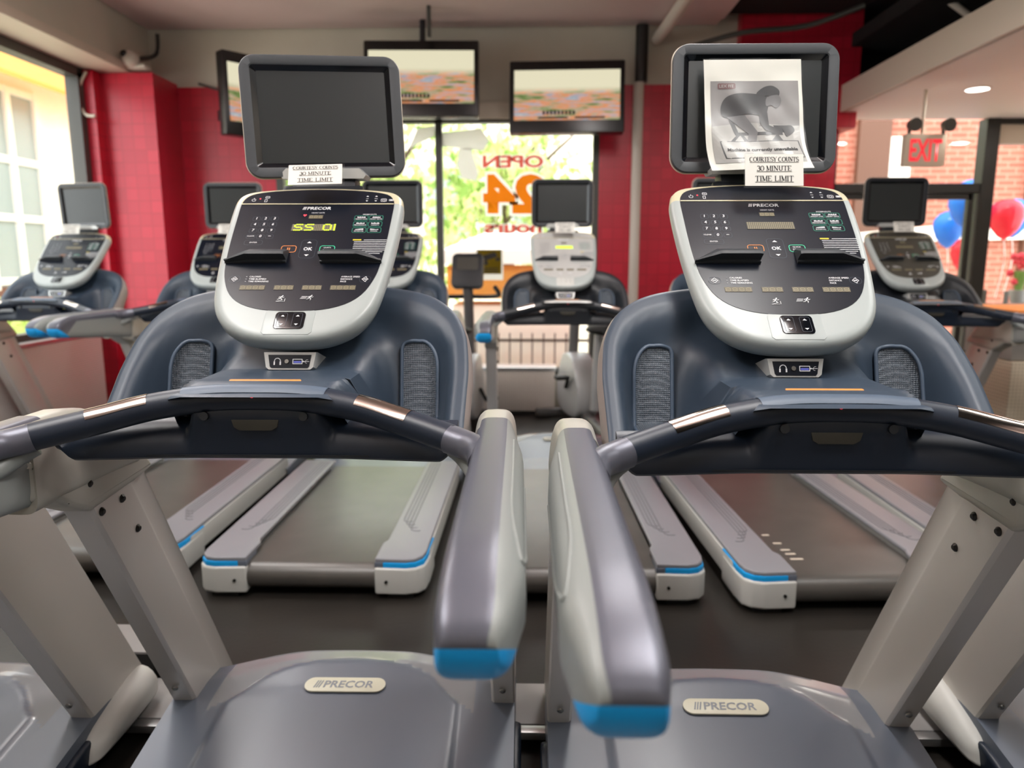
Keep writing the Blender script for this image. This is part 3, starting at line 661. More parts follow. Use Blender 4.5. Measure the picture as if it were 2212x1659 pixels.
    pi.box((.037 - .004, .0005, .0016), (.013, .0009, .0005)); pi.tube([(.031, .0005, .0016), (.034, .004, .0016), (.037, .004, .0016)], .0004, 5); pi.tube([(.030, .0005, .0016), (.033, -.003, .0016), (.035, -.003, .0016)], .0004, 5); pi.ball((.0275, .0005, .0016), (.0016, .0016, .0005), 8, 5); pi.build('port_marks', 'print_white', pbx, 0)
    MB(PX).tube([(-.005, .0005, .001), (-.005, .0005, .004)], [.0048, .0042], 14).build('jack', 'steel', pbx); MB(PX).box((.016, -.0005, .0016), (.015, .004, .0006)).build('usb_port', 'usb_blue', pbx, 0)
    # neck and bracket between console and screen
    nk = MB(); nk.box((0, .545, 1.452), (.15, .05, .05), .008, rot=(math.radians(-30), 0, 0)); nk.box((0, .50, 1.40), (.19, .10, .05), .012, rot=(math.radians(44), 0, 0)); nk.build('screen_neck', 'satin_black', root)
    nk = MB(); nk.box((0, .385, 1.165), (.16, .10, .12), .03, rot=(math.radians(44), 0, 0)); nk.build('console_neck', 'navy_plastic', root)
    br = MB(); br.loft([[(x, y, z) for x, z in ((-.10, 1.472), (-.094, 1.464), (.094, 1.464), (.10, 1.472), (.085, 1.487), (-.085, 1.487))] for y in (.514, .575)]); br.build('screen_bracket', 'silver_paint', root, 25, 'silver bracket under the screen')
    # screen, pivots about its own centre
    S = empty('entertainment_screen', (0, .545, 1.607)); S.parent = root
    w, h = .362, .275
    def so(iw, ih, r): return rrect(iw, ih, r, 8)
    rings = [[(*p, z) for p in so(w + a, h + a, max(.012, .036 + a / 2))] for z, a in ((-.050, -.11), (-.046, -.06), (-.026, -.012), (-.010, -.001), (-.002, -.001), (0, -.004))]
    sh = MB(UP); sh.loft(rings, True, False); sh.flat([(p[0], p[1]) for p in so(w - .11, h - .11, .012)], None, -.05)
    iw, ih = w - .054, h - .052
    n = len(so(w, h, .03)); sh.loft([[(*p, 0) for p in so(w - .004, h - .004, .034)], [(*p, .001) for p in so(iw + .012, ih + .012, .012)], [(*p, -.001) for p in so(iw + .006, ih + .006, .008)]], True, False)
    sh.build('screen_shell', 'monitor_grey', S, 40)
    bz = MB(UP); bz.loft([[(*p, -.001) for p in so(iw + .006, ih + .006, .008)], [(*p, -.010) for p in so(iw - .018, ih - .016, .003)]], True, False); bz.build('inner_bezel', 'gloss_black', S, 40)
    gl = MB(UP); gl.flat(so(iw - .018, ih - .016, .003), None, -.0098); gl.build('display', 'screen_glass', S, 0, 'dark switched-off display')
    rim = MB(UP); rim.tube([(*p, -.012) for p in so(w + .001, h + .001, .036)], .0014, 6, loop=True); rim.build('rim_trim', 'frame_beige', S)
    return root

L = make_treadmill(empty('treadmill', (-.478, 1.22, 0), math.radians(.6)))
tag(L, 'navy treadmill at front left with yellow-green lit readout and blank black screen', 'treadmill', 'front row of treadmills')
def screen(t): return child(t, 'entertainment_screen')[0]
def place(x, y, rz, label, group, yaw=0, pitch=0, roll=0, skip=(), dx=0):
    t = copy_tree(L, None, skip); t.location = (x, y, 0); t.rotation_euler = (0, 0, math.radians(rz)); tag(t, label, 'treadmill', group)
    s = screen(t); s.rotation_euler = (math.radians(pitch), math.radians(roll), math.radians(yaw)); s.location.x += dx
    return t
FR = 'front row of treadmills'; BK = 'back row of treadmills'
R = place(.492, 1.15, .3, 'navy treadmill at front right with unlit readout and a notice taped to its screen', FR, 0, -4)
L2 = place(-1.535, 1.135, 0, 'treadmill at the far left edge, only its post and pale base cover visible', FR)
R2 = place(1.56, 1.19, 0, 'treadmill at the far right edge, only its post and pale base cover visible', FR)
screen(L).rotation_euler = (math.radians(-4), math.radians(-2.0), math.radians(13))
BR = [(-2.80, 4.06, 0, 'navy treadmill by the left window with olive reflecting screen', -14, 3), (-1.845, 4.04, 0, 'navy treadmill in front of the red wall, partly behind the front left console', 0, 0),
      (-.835, 3.93, 0, 'treadmill behind the front left one, long belt with two blue-marked rail ends in view', 0, 0), (.195, 3.90, 1.3, 'treadmill with all-silver console panel and black cowl before the window', 0, 0),
      (1.145, 3.865, 3.0, 'treadmill hidden behind the front right console, belt with white tread marks in view', 0, 0), (2.11, 3.86, 0, 'treadmill on the right before the glass doors with grey console and black cowl', 0, 0)]
ROW = [place(x, y, rz, lb, BK, yw, pt, skip=('base_cover', 'side_panel')) for x, y, rz, lb, yw, pt in BR]
for t in (L, R):
    for c in child(t, 'base_cover'): bpy.data.objects.remove(c)          # the photo shows no side covers on these two
tm_ = MB()
for x_, y_, w_2 in ((-.20, -.90, .030), (-.185, -.99, .034), (-.18, -1.06, .036), (-.175, -1.10, .040), (-.17, -1.15, .050)): tm_.box((x_, y_, .1325), (w_2, .012, .0012))
tm_.build('tread_marks', 'frame_beige', child(ROW[4], 'belt')[0], 0, 'worn white tread marks')
# lit characters of the left machine only
lit = MB(FACE @ Matrix.Translation((0, 0, .0020))); col = 1
for ch in 'SS OI':
    pat = DOT[ch]
    for j, row in enumerate(pat):
        for i, c in enumerate(row):
            if c == '1': lit.box((.004 - .046 + (col + i) * .004, .268 + .009 - j * .003, .0009), (.0030, .0024, .0004))
    col += len(pat[0]) + 1
lit.build('lit_characters', 'lit_led', child(L, 'console')[0], 0, 'glowing yellow-green characters')
ht = MB(FACE @ Matrix.Translation((-.022, .307, .002))); hp = [(0, -.004), (.004, .001), (.0035, .003), (.0018, .0036), (0, .002), (-.0018, .0036), (-.0035, .003), (-.004, .001)]; ht.flat(hp[::-1], None, .0006); ht.build('heart_mark', 'print_red', child(L, 'console')[0], 0)
def override(t, table):
    def rec(o):
        k = o.name.split('.')[0]
        if k in table:
            for i, sl in enumerate(o.material_slots):
                sl.link = 'OBJECT'; sl.material = M[table[k]]
        for c in o.children: rec(c)
    rec(t)
override(ROW[3], {'face_panel': 'silver_paint', 'cowl': 'satin_black', 'crossbar': 'satin_black', 'bar_panel': 'satin_black', 'cowl_back': 'silver_paint', 'bar_pad': 'silver_paint', 'pad_surround': 'cap_light', 'control_pad': 'cap_light', 'screen_shell': 'satin_black', 'keypad_numbers': 'print_grey', 'workout_names': 'print_grey', 'caution_text': 'print_grey', 'select_marks': 'print_grey', 'readout_labels': 'print_grey', 'matrix_display': 'lit_led', 'pause_button': 'print_grey', 'start_button': 'print_grey'})
override(ROW[5], {'cowl': 'satin_black', 'face_panel': 'readout_dark', 'screen_shell': 'satin_black'})
override(ROW[2], {'screen_shell': 'satin_black'})

# ------------------------------------------------------------------ serif lettering for the time limit cards (own stroke letters)
SER = {
 'C': [('arc', .45, .5, .42, .5, 50, 310)], 'O': [('arc', .5, .5, .46, .5, 0, 360)], '0': [('arc', .38, .5, .34, .5, 0, 360)],
 'U': [('v', .22, .3, 1), ('v', .78, .3, 1), ('arc', .5, .32, .28, .30, 180, 360), ('s', .22, 1), ('s', .78, 1)],
 'R': [('v', .2, 0, 1), ('arc', .38, .76, .36, .24, -90, 90), ('l', .2, 1, .4, 1), ('l', .2, .52, .4, .52), ('d', .42, .52, .85, 0), ('s', .2, 0), ('s', .12, 1), ('s', .85, 0)],
 'T': [('v', .45, 0, 1), ('l', .05, 1, .85, 1), ('l', .05, .82, .05, 1), ('l', .85, .82, .85, 1), ('s', .45, 0)],
 'E': [('v', .2, 0, 1), ('l', .2, 1, .75, 1), ('l', .2, .5, .6, .5), ('l', .2, 0, .8, 0), ('l', .75, .82, .75, 1), ('l', .8, 0, .8, .2), ('s', .15, 0), ('s', .15, 1)],
 'S': [('arc', .4, .75, .3, .25, 30, 270), ('arc', .4, .25, .34, .25, -150, 90)],
 'Y': [('d', .1, 1, .48, .45), ('l', .48, .45, .85, 1), ('v', .48, 0, .45), ('s', .1, 1), ('s', .85, 1), ('s', .48, 0)],
 'N': [('l', .18, 0, .18, 1), ('d', .18, 1, .82, 0), ('l', .82, 0, .82, 1), ('s', .18, 0), ('s', .14, 1), ('s', .82, 1)],
 'M': [('l', .15, 0, .15, 1), ('d', .15, 1, .52, .05), ('l', .52, .05, .9, 1), ('v', .9, 0, 1), ('s', .15, 0), ('s', .15, 1), ('s', .9, 0), ('s', .9, 1)],
 'I': [('v', .22, 0, 1), ('s', .22, 0), ('s', .22, 1)], 'L': [('v', .2, 0, 1), ('l', .2, 0, .8, 0), ('l', .8, 0, .8, .25), ('s', .2, 0), ('s', .2, 1)],
 '3': [('arc', .36, .76, .26, .24, -90, 150), ('arc', .36, .26, .32, .27, -150, 90)]}
ADV = {'I': .44, '3': .75, '0': .76, 'M': 1.06, 'S': .78, 'E': .9, 'L': .86, 'T': .9, ' ': .45}
def serif(mb, txt, cx, y, h, w, X, bend=None, ul=True, z=.0007):
    tot = sum(ADV.get(c, .98) for c in txt); sx = w / tot; x = cx - w / 2; q = mb
    def stroke(P, th):
        for a, b in zip(P, P[1:]):
            d = Vector((b[0] - a[0], b[1] - a[1])); n = Vector((-d.y, d.x)).normalized() * th / 2
            q.flat([(a[0] - n.x, a[1] - n.y), (b[0] - n.x, b[1] - n.y), (b[0] + n.x, b[1] + n.y), (a[0] + n.x, a[1] + n.y)], X, z)
    tk, tn = h * .17, h * .075
    for c in txt:
        for st in SER.get(c, []):
            g = lambda u, v: (x + u * sx, y + (v - .5) * h)
            if st[0] == 'v': stroke([g(st[1], st[2]), g(st[1], st[3])], tk)
            elif st[0] == 'd': stroke([g(st[1], st[2]), g(st[3], st[4])], tk)
            elif st[0] == 'l': stroke([g(st[1], st[2]), g(st[3], st[4])], tn)
            elif st[0] == 's': a = g(st[1], st[2]); stroke([(a[0] - h * .16, a[1]), (a[0] + h * .16, a[1])], tn)
            else:
                _, ax, ay, rx, ry, a0, a1 = st; m = 18
                P = [(math.radians(a0 + (a1 - a0) * k / m)) for k in range(m + 1)]
                for a, b in zip(P, P[1:]):
                    th = tn + (tk - tn) * abs(math.cos((a + b) / 2)); stroke([g(ax + rx * math.cos(a), ay + ry * math.sin(a)), g(ax + rx * math.cos(b), ay + ry * math.sin(b))], th)
        x += ADV.get(c, .98) * sx
    if ul: stroke([(cx - w / 2, y - h * .72), (cx + w / 2, y - h * .72)], h * .09)
def card(parent_xf, w, h, label, group, text=True):
    mb = MB(parent_xf); mb.prism(rrect(w, h, .001, 2), -.0008, 0)
    o = mb.build('time_limit_card', 'paper', None, 0); tag(o, label, 'sign', group)
    if text:
        t = MB(parent_xf); serif(t, 'COURTESY COUNTS', 0, h * .34, h * .135, w * .84, None); serif(t, '30 MINUTE', 0, h * .055, h * .15, w * .60, None); serif(t, 'TIME LIMIT', 0, -h * .27, h * .16, w * .66, None); t.build('card_lettering', 'ink', o, 0)
        s = MB(parent_xf); s.prism(rrect(w + .006, h + .006, .002, 3, .001, -.001), -.0022, -.0010); s.build('plastic_sleeve', 'film', o, 0)
    return o
def tmx(t): return Matrix.Translation(t.location) @ t.rotation_euler.to_matrix().to_4x4()
def cardframe(t, x, y, z, lean, yaw, roll): return tmx(t) @ Matrix.Translation((x, y, z)) @ Euler((math.radians(90 - lean), math.radians(roll), math.radians(yaw)), 'XYZ').to_matrix().to_4x4()
card(cardframe(L, .0, .452, 1.4665, 32, 6, -2), .118, .054, 'white time limit card leaning under the blank black screen', 'time limit cards on the front consoles')
card(cardframe(R, .012, .428, 1.462, 12, 0, 0), .120, .066, 'white time limit card standing in front of the taped notice', 'time limit cards on the front consoles')
for t, dx, lb in ((ROW[0], -.03, 'small white card on the console by the left window'), (ROW[1], .0, 'small white card on the console before the red wall'), (ROW[3], .01, 'small white card on the all-silver console'), (ROW[5], .01, 'small white card on the console before the glass doors')):
    card(cardframe(t, dx, .445, 1.462, 20, 0, 0), .115, .06, lb, 'small cards on the far consoles')

# ------------------------------------------------------------------ taped notice on the right screen
def notice():
    cx, top = .492 - .019, 1.7030
    base = Matrix.Translation((cx, 1.15 + .5375, top)) @ Euler((math.radians(86), 0, 0)).to_matrix().to_4x4()   # local x right, y up (0..-h), z to viewer
    w, h = .208, .238
    def bend(v, lift):
        x, y, z = v; t = -y / h; q = t * t
        return Vector((x + .004 * math.sin(t * 4) + .018 * q * q * 1.2, y, .0085 + z + .022 * t ** 3 + .030 * q * (.25 + .75 * (x / w + .5)) + .0025 * math.sin(x * 55 + y * 40) * sm(t * 2) + lift))
    def sheet(mb, x0, x1, y0, y1, lift, nx=24, ny=28):
        t = bmesh.new(); G = [[t.verts.new(bend((x0 + (x1 - x0) * i / nx, y0 + (y1 - y0) * j / ny, 0), lift)) for i in range(nx + 1)] for j in range(ny + 1)]
        for j in range(ny):
            for i in range(nx): t.faces.new((G[j][i], G[j][i + 1], G[j + 1][i + 1], G[j + 1][i]))
        mb.add(t)
    def poly(mb, pts, lift):
        t = bmesh.new(); t.faces.new([t.verts.new((p[0], p[1], 0)) for p in pts]); bmesh.ops.triangulate(t, faces=t.faces)
        for _ in range(3):
            long = [e for e in t.edges if e.calc_length() > .006]
            if long: bmesh.ops.subdivide_edges(t, edges=long, cuts=1); bmesh.ops.triangulate(t, faces=t.faces)
        for v in t.verts: v.co = bend(v.co, lift)
        mb.add(t)
    def txt(mb, s, x, y, hh, ww, lift, bold=.0):
        q = MB(); q.text(s, None, h=hh, w=ww, bold=bold, x0=x, y0=y, ext=0)
        t = bmesh.new(); me = bpy.data.meshes.new('t'); q.bm.to_mesh(me); q.bm.free(); t.from_mesh(me); bpy.data.meshes.remove(me)
        for v in t.verts: v.co = bend(v.co, lift)
        mb.add(t)
    m = MB(base); sheet(m, -w / 2, w / 2, 0, -h, 0); o = m.build('notice_sheet', 'paper', None, 60, keep=True)
    tag(o, 'curling paper notice in a plastic sleeve taped to the front right screen', 'notice')
    x0, x1, y0, y1 = -.091, .096, -.045, -.223
    m = MB(base); sheet(m, x0, x1, y0, y1, .0006); m.build('printed_picture', 'photo_grey', o, 60)
    # lighter ground of the picture
    P = lambda L_: [(x0 + (x1 - x0) * a, y0 + (y1 - y0) * b) for a, b in L_]
    m = MB(base); poly(m, P([(0, .55), (.35, .5), (1, .55), (1, 1), (0, 1)]), .0009); m.build('picture_ground', 'photo_light', o, 0)
    m = MB(base)   # bench and stool bars
    for a in ([(.20, .46), (.25, .46), (.32, .66), (.27, .66)], [(.28, .62), (.80, .62), (.80, .66), (.28, .66)], [(.29, .65), (.33, .65), (.25, .74), (.20, .74)], [(.33, .65), (.36, .65), (.42, .74), (.37, .74)], [(.74, .64), (.80, .74), (.66, .74)], [(.70, .54), (.88, .54), (.88, .63), (.72, .63)]): poly(m, P(a), .0013)
    # dark jacketed back, sleeves, outline of the sign board
    poly(m, P(smooth2([(.12, .40), (.12, .28), (.18, .19), (.30, .15), (.45, .15), (.60, .17), (.66, .22), (.65, .33), (.60, .42), (.40, .40), (.20, .44)])), .0016)
    poly(m, P([(.54, .40), (.64, .38), (.65, .54), (.74, .58), (.73, .65), (.60, .60), (.55, .52)]), .0018)
    poly(m, P(smooth2([(.52, .16), (.60, .08), (.70, .06), (.78, .12), (.76, .20), (.66, .18)])), .0018)
    poly(m, P(smooth2([(.80, .56), (.90, .54), (.94, .60), (.90, .65), (.84, .68), (.82, .63)])), .0019)
    poly(m, P([(.08, .73), (.97, .73), (1.0, .95), (.12, .95)]), .0012)
    m.build('picture_figure', 'photo_dark', o, 0, 'dark stooping figure in the printed picture')
    m = MB(base); poly(m, P([(.18, .43), (.38, .41), (.52, .62), (.50, .73), (.40, .73), (.42, .64)]), .0020); poly(m, P(smooth2([(.64, .20), (.76, .17), (.80, .23), (.785, .29), (.74, .32), (.69, .29), (.63, .30)])), .0021); m.build('picture_midtones', 'photo_mid', o, 0)
    m = MB(base); poly(m, P([(.095, .74), (.955, .74), (.985, .94), (.135, .94)]), .0022); m.build('picture_board', 'photo_light', o, 0)
    m = MB(base); txt(m, 'Machine is currently unavailable', .011, y0 + (y1 - y0) * .845, .0088, .146, .0030, .03); m.build('notice_lettering', 'ink', o, 0)
    m = MB(base); poly(m, rrect(.038, .012, .003, 4, x0 + .034, y0 - .011), .0012); m.build('logo_plate', 'maroon', o, 0)
    m = MB(base); txt(m, 'LEX FIT', x0 + .034, y0 - .011, .0062, .031, .0016, .01); m.build('logo_lettering', 'photo_light', o, 0)
    m = MB(base)
    t = bmesh.new(); nx, ny = 40, 44; ww, hh = w + .004, h + .004
    def wr(i, j):
        x, y = -ww / 2 + ww * i / nx, .002 - hh * j / ny; v = bend((x, y, 0), .0032); v.z += .0012 * math.sin(x * 40 - y * 75) * math.sin(y * 30 + x * 18 + 1) + .0003 * math.sin(x * 120 + y * 90); return v
    G = [[t.verts.new(wr(i, j)) for i in range(nx + 1)] for j in range(ny + 1)]
    for j in range(ny):
        for i in range(nx): t.faces.new((G[j][i], G[j][i + 1], G[j + 1][i + 1], G[j + 1][i]))
    m.add(t); m.build('plastic_sleeve', 'film', o, 60)
def smooth2(P): return [(p.x, p.y) for p in smooth_path([(a, b, 0) for a, b in P], 4, True)]
notice()

# ------------------------------------------------------------------ the room
YB = 6.2; XL = -3.45; XR = 5.2; ZC = 3.2
fl = MB(); fl.box((.9, 2.0, -.05), (8.9, 9.2, .1)); struct('floor', fl, 'floor', 0)
def wallbox(name, x0, x1, y0, y1, z0, z1, m): return struct(name, MB().box(((x0 + x1) / 2, (y0 + y1) / 2, (z0 + z1) / 2), (x1 - x0, y1 - y0, z1 - z0)), m, 0)
wallbox('wall_back', XL, -2.12, YB, YB + .2, 0, 2.66, 'red_tile')
wallbox('wall_back', .55, 2.46, YB, YB + .2, 0, 2.66, 'red_tile')
wallbox('wall_back', 1.62, 2.55, YB - .12, YB + .2, 2.3, 3.2, 'red_tile')
wallbox('wall_back', -2.12, .55, YB, YB + .2, 0, .30, 'plaster_grey')
wallbox('wall_back', XL, 1.62, YB, YB + .2, 2.66, ZC, 'plaster_grey')
wallbox('wall_back', -2.12, .55, YB, YB + .2, 2.42, 2.66, 'plaster_grey')
wallbox('trim_1', -2.12, .55, YB - .04, YB, 2.40, 2.52, 'frame_beige')
wallbox('wall_front', XL, XR, -2.6, -2.5, 0, ZC, 'plaster_grey')
wallbox('wall_right', XR, XR + .1, -2.6, YB, 0, ZC, 'plaster_grey')
wallbox('wall_left', XL - .2, XL, -2.6, 2.3, 0, ZC, 'plaster_grey')
wallbox('wall_left', XL - .2, XL, 2.3, YB, 0, .72, 'plaster_grey')
wallbox('wall_left', XL - .2, XL, 2.3, YB, 2.72, ZC, 'plaster_grey')
wallbox('trim_2', XL, -3.1, -2.5, YB, 2.74, ZC, 'plaster_grey')           # beam along the left window
wallbox('trim_3', XL, -3.07, -2.5, 5.85, 2.685, 2.745, 'frame_beige')
wallbox('ceiling', XL - .2, XR + .1, -2.6, YB + .2, ZC, ZC + .1, 'ceiling_dark')
struct('ceiling', MB().prism([(-2.35, -2.5), (1.45, -2.5), (1.45, 5.95), (-2.25, 5.95), (-2.62, 5.2)], 3.07, 3.19), 'ceiling_pink', 0)
struct('ceiling', MB().prism([(-3.09, 5.2), (-2.4, 5.35), (1.45, 5.97), (1.45, 6.19), (-3.09, 6.19)], 3.10, 3.19), 'ceiling_pink', 0)
wallbox('ceiling', 1.46, 2.44, -2.5, 6.0, 3.12, 3.19, 'void_black')
# white lowered soffit on the right
so = MB(); so.box((3.82, 1.95, 2.47), (2.74, 8.9, .10)); struct('ceiling', so, 'soffit_white', 0)
wallbox('trim_4', 2.42, 2.46, -2.5, 6.4, 2.42, 2.62, 'frame_beige')
wallbox('wall_back', 2.46, XR, 6.36, 6.5, 2.44, ZC, 'void_black')
wallbox('ceiling', 2.47, XR, -2.5, 6.4, 2.9, 3.0, 'void_black')
# two-step pillar in the left corner
struct('trim_5', MB().box((-3.10, 6.0, 1.34), (.42, .4, 2.68)), 'red_tile', 0)
struct('trim_5', MB().box((-3.36, 5.83, 1.34), (.13, .26, 2.68)), 'red_tile', 0)
# left window: frame, mullion and pane
def window(name, parts, pane, fm):
    f = MB()
    for c, d in parts: f.box(c, d)
    o = struct(name, f, fm, 0)
    g = MB(); g.box(*pane); q = g.build('window_pane', 'glass', o, 0); return o
window('window_1', [((XL + .03, 4.0, 2.66), (.10, 3.6, .09)), ((XL + .03, 4.0, .75), (.10, 3.6, .07)), ((XL + .03, 5.68, 1.7), (.10, .10, 1.9)), ((XL + .03, 2.35, 1.7), (.10, .10, 1.9)), ((XL + .03, 4.1, 1.7), (.07, .05, 1.9))], ((XL, 4.0, 1.7), (.012, 3.4, 1.9)), 'frame_dark')
window('window_2', [((-.765, YB + .04, 1.36), (.055, .08, 2.12)), ((-2.09, YB + .04, 1.36), (.06, .08, 2.12)), ((.525, YB + .04, 1.36), (.05, .08, 2.12)), ((-.79, YB + .04, .33), (2.66, .08, .06)), ((-.79, YB + .04, 2.40), (2.66, .08, .05))], ((-.79, YB + .06, 1.36), (2.6, .012, 2.1)), 'frame_dark')
YS = 6.42
window('window_3', [((3.79, YS, 1.2), (.11, .12, 2.44)), ((2.50, YS, 1.2), (.08, .10, 2.44)), ((3.14, YS, 1.865), (1.28, .10, .075)), ((4.5, YS, 2.40), (1.4, .10, .05)), ((4.45, YS, .1), (1.5, .10, .2))], ((4.4, YS + .03, 1.2), (1.42, .012, 2.3)), 'frame_black')
dr = MB(); 
for c, d in (((3.685, YS, .93), (.045, .05, 1.84)), ((2.60, YS, .93), (.06, .05, 1.84)), ((3.14, YS, .10), (1.1, .05, .2)), ((3.14, YS, 1.80), (1.1, .05, .05))): dr.box(c, d)
door = struct('door_1', dr, 'frame_black', 0)
MB().box((3.14, YS, .98), (1.04, .012, 1.66)).build('door_pane', 'glass', door, 0)
MB().box((3.1, YS + .02, 2.16), (1.1, .012, .5)).build('transom_pane', 'glass', door, 0)
h = MB(); h.box((2.98, YS - .06, 1.72), (.28, .06, .06), .01); h.build('door_closer', 'frame_dark', door)
wallbox('trim_6', 3.85, XR, YS - .03, YS + .05, 2.22, 2.375, 'frame_beige')
# perforated heater covers under the windows
def heater(loc, size, rot, label, m='perforated'):
    e = empty('heater_cover', loc, rot); tag(e, label, 'heater cover')
    w, d, h = size
    MB().box((0, 0, h / 2), (w, d, h - .06), .006).build('perforated_panel', m, e, 30)
    MB().box((0, 0, h - .015), (w + .02, d + .02, .03), .006).build('top_ledge', 'alu', e, 30)
    MB().box((0, 0, .02), (w - .04, d - .03, .04)).build('base', 'rubber_black', e)
    return e
heater((-3.36, 3.55, 0), (3.9, .13, .74), math.radians(90), 'long perforated metal heater cover under the left window')
heater((-.45, 6.07, 0), (1.3, .20, .40), 0, 'low grey perforated heater cover under the shop window')
# hanging televisions
def tv(x, y, z, w, h, yaw, pitch, label, pole, arm=.35):
    e = empty('television', (x, y, z), math.radians(yaw)); e.rotation_euler.x = math.radians(pitch); tag(e, label, 'television', 'televisions hung over the back wall')
    MB(UP).prism(rrect(w, h, .012, 3), -.09, 0, None, .006).build('tv_case', 'tv_black', e, 30)
    b = MB(UP); iw, ih = w - .07, h * .70; b.flat([(-iw / 2, -ih / 2 + .01), (iw / 2, -ih / 2 + .01), (iw / 2, ih / 2 + .01), (-iw / 2, ih / 2 + .01)], None, .002); b.build('tv_screen', 'tv_picture', e, 0, 'lit broadcast picture')
    q = MB(UP)
    for i in range(9): q.box((-w * .20 + i * .028, -ih / 2 + .065, .0035), (.018, .028, .001))
    for i in range(2): q.box((-w * .12 + i * w * .32, -ih / 2 + .028, .0035), (w * .26, .014, .001))
    q.build('caption_bars', 'tv_black', e, 0)
    m = MB(); m.box((0, .12, .0), (.3, .06, .25)); 
    if pole: m.cyl((0, .10, .0), (0, .10, pole), .022)
    else: m.box((0, .12 + arm / 2, 0), (.08, arm, .08))
    m.build('tv_mount', 'bracket', e)
    return e
tv(-.83, 5.75, 2.615, .86, .56, 2, -8, 'large television left of centre, partly behind the blank screen', .62)
tv(.26, 5.75, 2.48, .86, .53, -2, -8, 'television with lit picture right of the mullion, lower of the two', 0)
tv(-1.86, 5.55, 2.42, .80, .56, 48, 0, 'television turned sideways against the red wall at left', 0, .75)
# window lettering, read mirrored from inside
GX = frame((0, YB + .05, 0), (1, 0, 0), (0, 0, 1))
def vinyl(name, txt, x, z, h, w, m, label, bold, back=True):
    a = MB(GX); a.text(txt, None, h=h, w=w, bold=bold, x0=x, y0=z, ext=.004, flip=True, res=3); o = a.build(name, m, None, 0); tag(o, label, 'lettering', 'opening hours on the shop window')
    if back:
        b = MB(GX); b.text(txt, None, h=h * 1.12, w=w * 1.06, bold=bold + .05, x0=x, y0=z, ext=.002, flip=True, res=3); b.build('white_outline', 'glass_white', o, 0)
vinyl('window_lettering', 'OPEN', -.155, 2.075, .10, .50, 'vinyl_red', 'mirrored red word OPEN on the shop window', .03)
vinyl('window_lettering', '24', -.155, 1.815, .32, .50, 'vinyl_orange', 'large mirrored orange number 24 on the shop window', .05)
vinyl('window_lettering', 'hours', -.155, 1.545, .10, .48, 'vinyl_red', 'mirrored red word hours below the orange number', .03)
d = MB(GX)
for p in ([(-.76, 2.30), (-.42, 2.34), (-.35, 2.24), (-.40, 2.16), (-.76, 2.20)], [(-.60, 2.18), (-.50, 2.18), (-.44, 1.98), (-.46, 1.92), (-.58, 1.94), (-.62, 2.05)], [(-1.02, 2.18), (-.80, 2.28), (-.80, 2.36), (-.94, 2.34)]): d.prism(p, 0, .003)
tag(d.build('window_decal', 'glass_white', None, 0), 'white running emblem decal at the top of the shop window', 'decal')
YX = frame((-.355, YB + .045, 1.235), (1, 0, 0), (0, 0, 1))
ys = MB(YX).prism(rrect(.235, .26, .006, 2), 0, .004).build('camera_sign', 'glass_white', None, 0); tag(ys, 'yellow sign with black camera picture on the shop window', 'sign')
MB(YX).prism(rrect(.205, .20, .004, 2, 0, .022), .004, .006).build('yellow_field', 'sticker_yellow', ys, 0)
cm = MB(YX)
cm.prism([(-.075, .07), (.05, .105), (.07, .065), (-.05, .03)], .006, .007); cm.prism([(-.04, .035), (-.02, .04), (-.01, .0), (-.06, -.01)], .006, .007); cm.prism([(.05, .05), (.085, .06), (.09, .035), (.06, .03)], .006, .007)
for k in range(3): cm.box((0, -.03 - k * .018, .0066), (.15, .007, .001))
cm.build('camera_mark', 'sticker_black', ys, 0)
# pipes, cables, camera
def cable(name, pts, r, m, label, cat, n=8): o = MB().tube(smooth_path(pts, 6), r, n).build(name, m, None, 60); tag(o, label, cat); return o
cable('wall_pipe', [(.845, 6.13, 0), (.845, 6.13, 1.2), (.845, 6.13, 2.66)], .042, 'pipe_white', 'off-white pipe running up the red wall', 'pipe', 14)
cable('drain_pipe', [(.86, 6.12, 2.66), (.86, 6.12, 2.9), (.86, 6.12, 3.08)], .05, 'frame_black', 'black pipe section under the ceiling above the white pipe', 'pipe', 14)
cable('ceiling_pipe', [(.98, 6.15, 2.985), (1.02, 5.2, 2.985), (1.08, 2.0, 2.985)], .045, 'pipe_white', 'pale sprinkler pipe running along the ceiling', 'pipe', 12)
cable('ceiling_cable', [(1.15, 5.95, 2.86), (1.55, 5.8, 2.93), (2.0, 5.75, 2.96), (2.35, 5.6, 3.05)], .02, 'frame_dark', 'grey flexible conduit sagging before the red column', 'cable')
cable('ceiling_cable', [(2.5, 5.2, 3.1), (2.75, 5.1, 2.86), (2.95, 5.0, 2.68), (3.3, 4.9, 2.60)], .022, 'pipe_white', 'pale hose hanging from the dark ceiling to the soffit', 'cable')
cable('ceiling_cable', [(-2.9, 5.95, 3.0), (-2.93, 5.96, 2.85), (-2.99, 5.75, 2.76)], .016, 'frame_black', 'black cable dropping to the corner camera', 'cable')
cable('wall_cable', [(-3.33, 5.68, 2.66), (-3.40, 5.66, 2.5), (-3.36, 5.66, 2.36), (-3.28, 5.66, 2.34)], .012, 'frame_beige', 'thin pale cable looping on the red pillar', 'cable')
cable('sagging_cable', [(-2.7, 6.17, 2.68), (-2.5, 6.15, 2.62), (-2.2, 6.12, 2.52), (-1.9, 6.1, 2.46)], .01, 'frame_dark', 'thin dark cable sloping across the red wall to the sideways television', 'cable')
cable('hanging_rod', [(-.745, 5.6, 3.07), (-.745, 5.6, 2.95), (-.745, 5.6, 2.86)], .016, 'frame_dark', 'thin rod hanging from the ceiling over the large television', 'rod')
e = empty('security_camera', (-3.02, 5.74, 2.765)); tag(e, 'small round white security camera on top of the red pillar', 'camera')
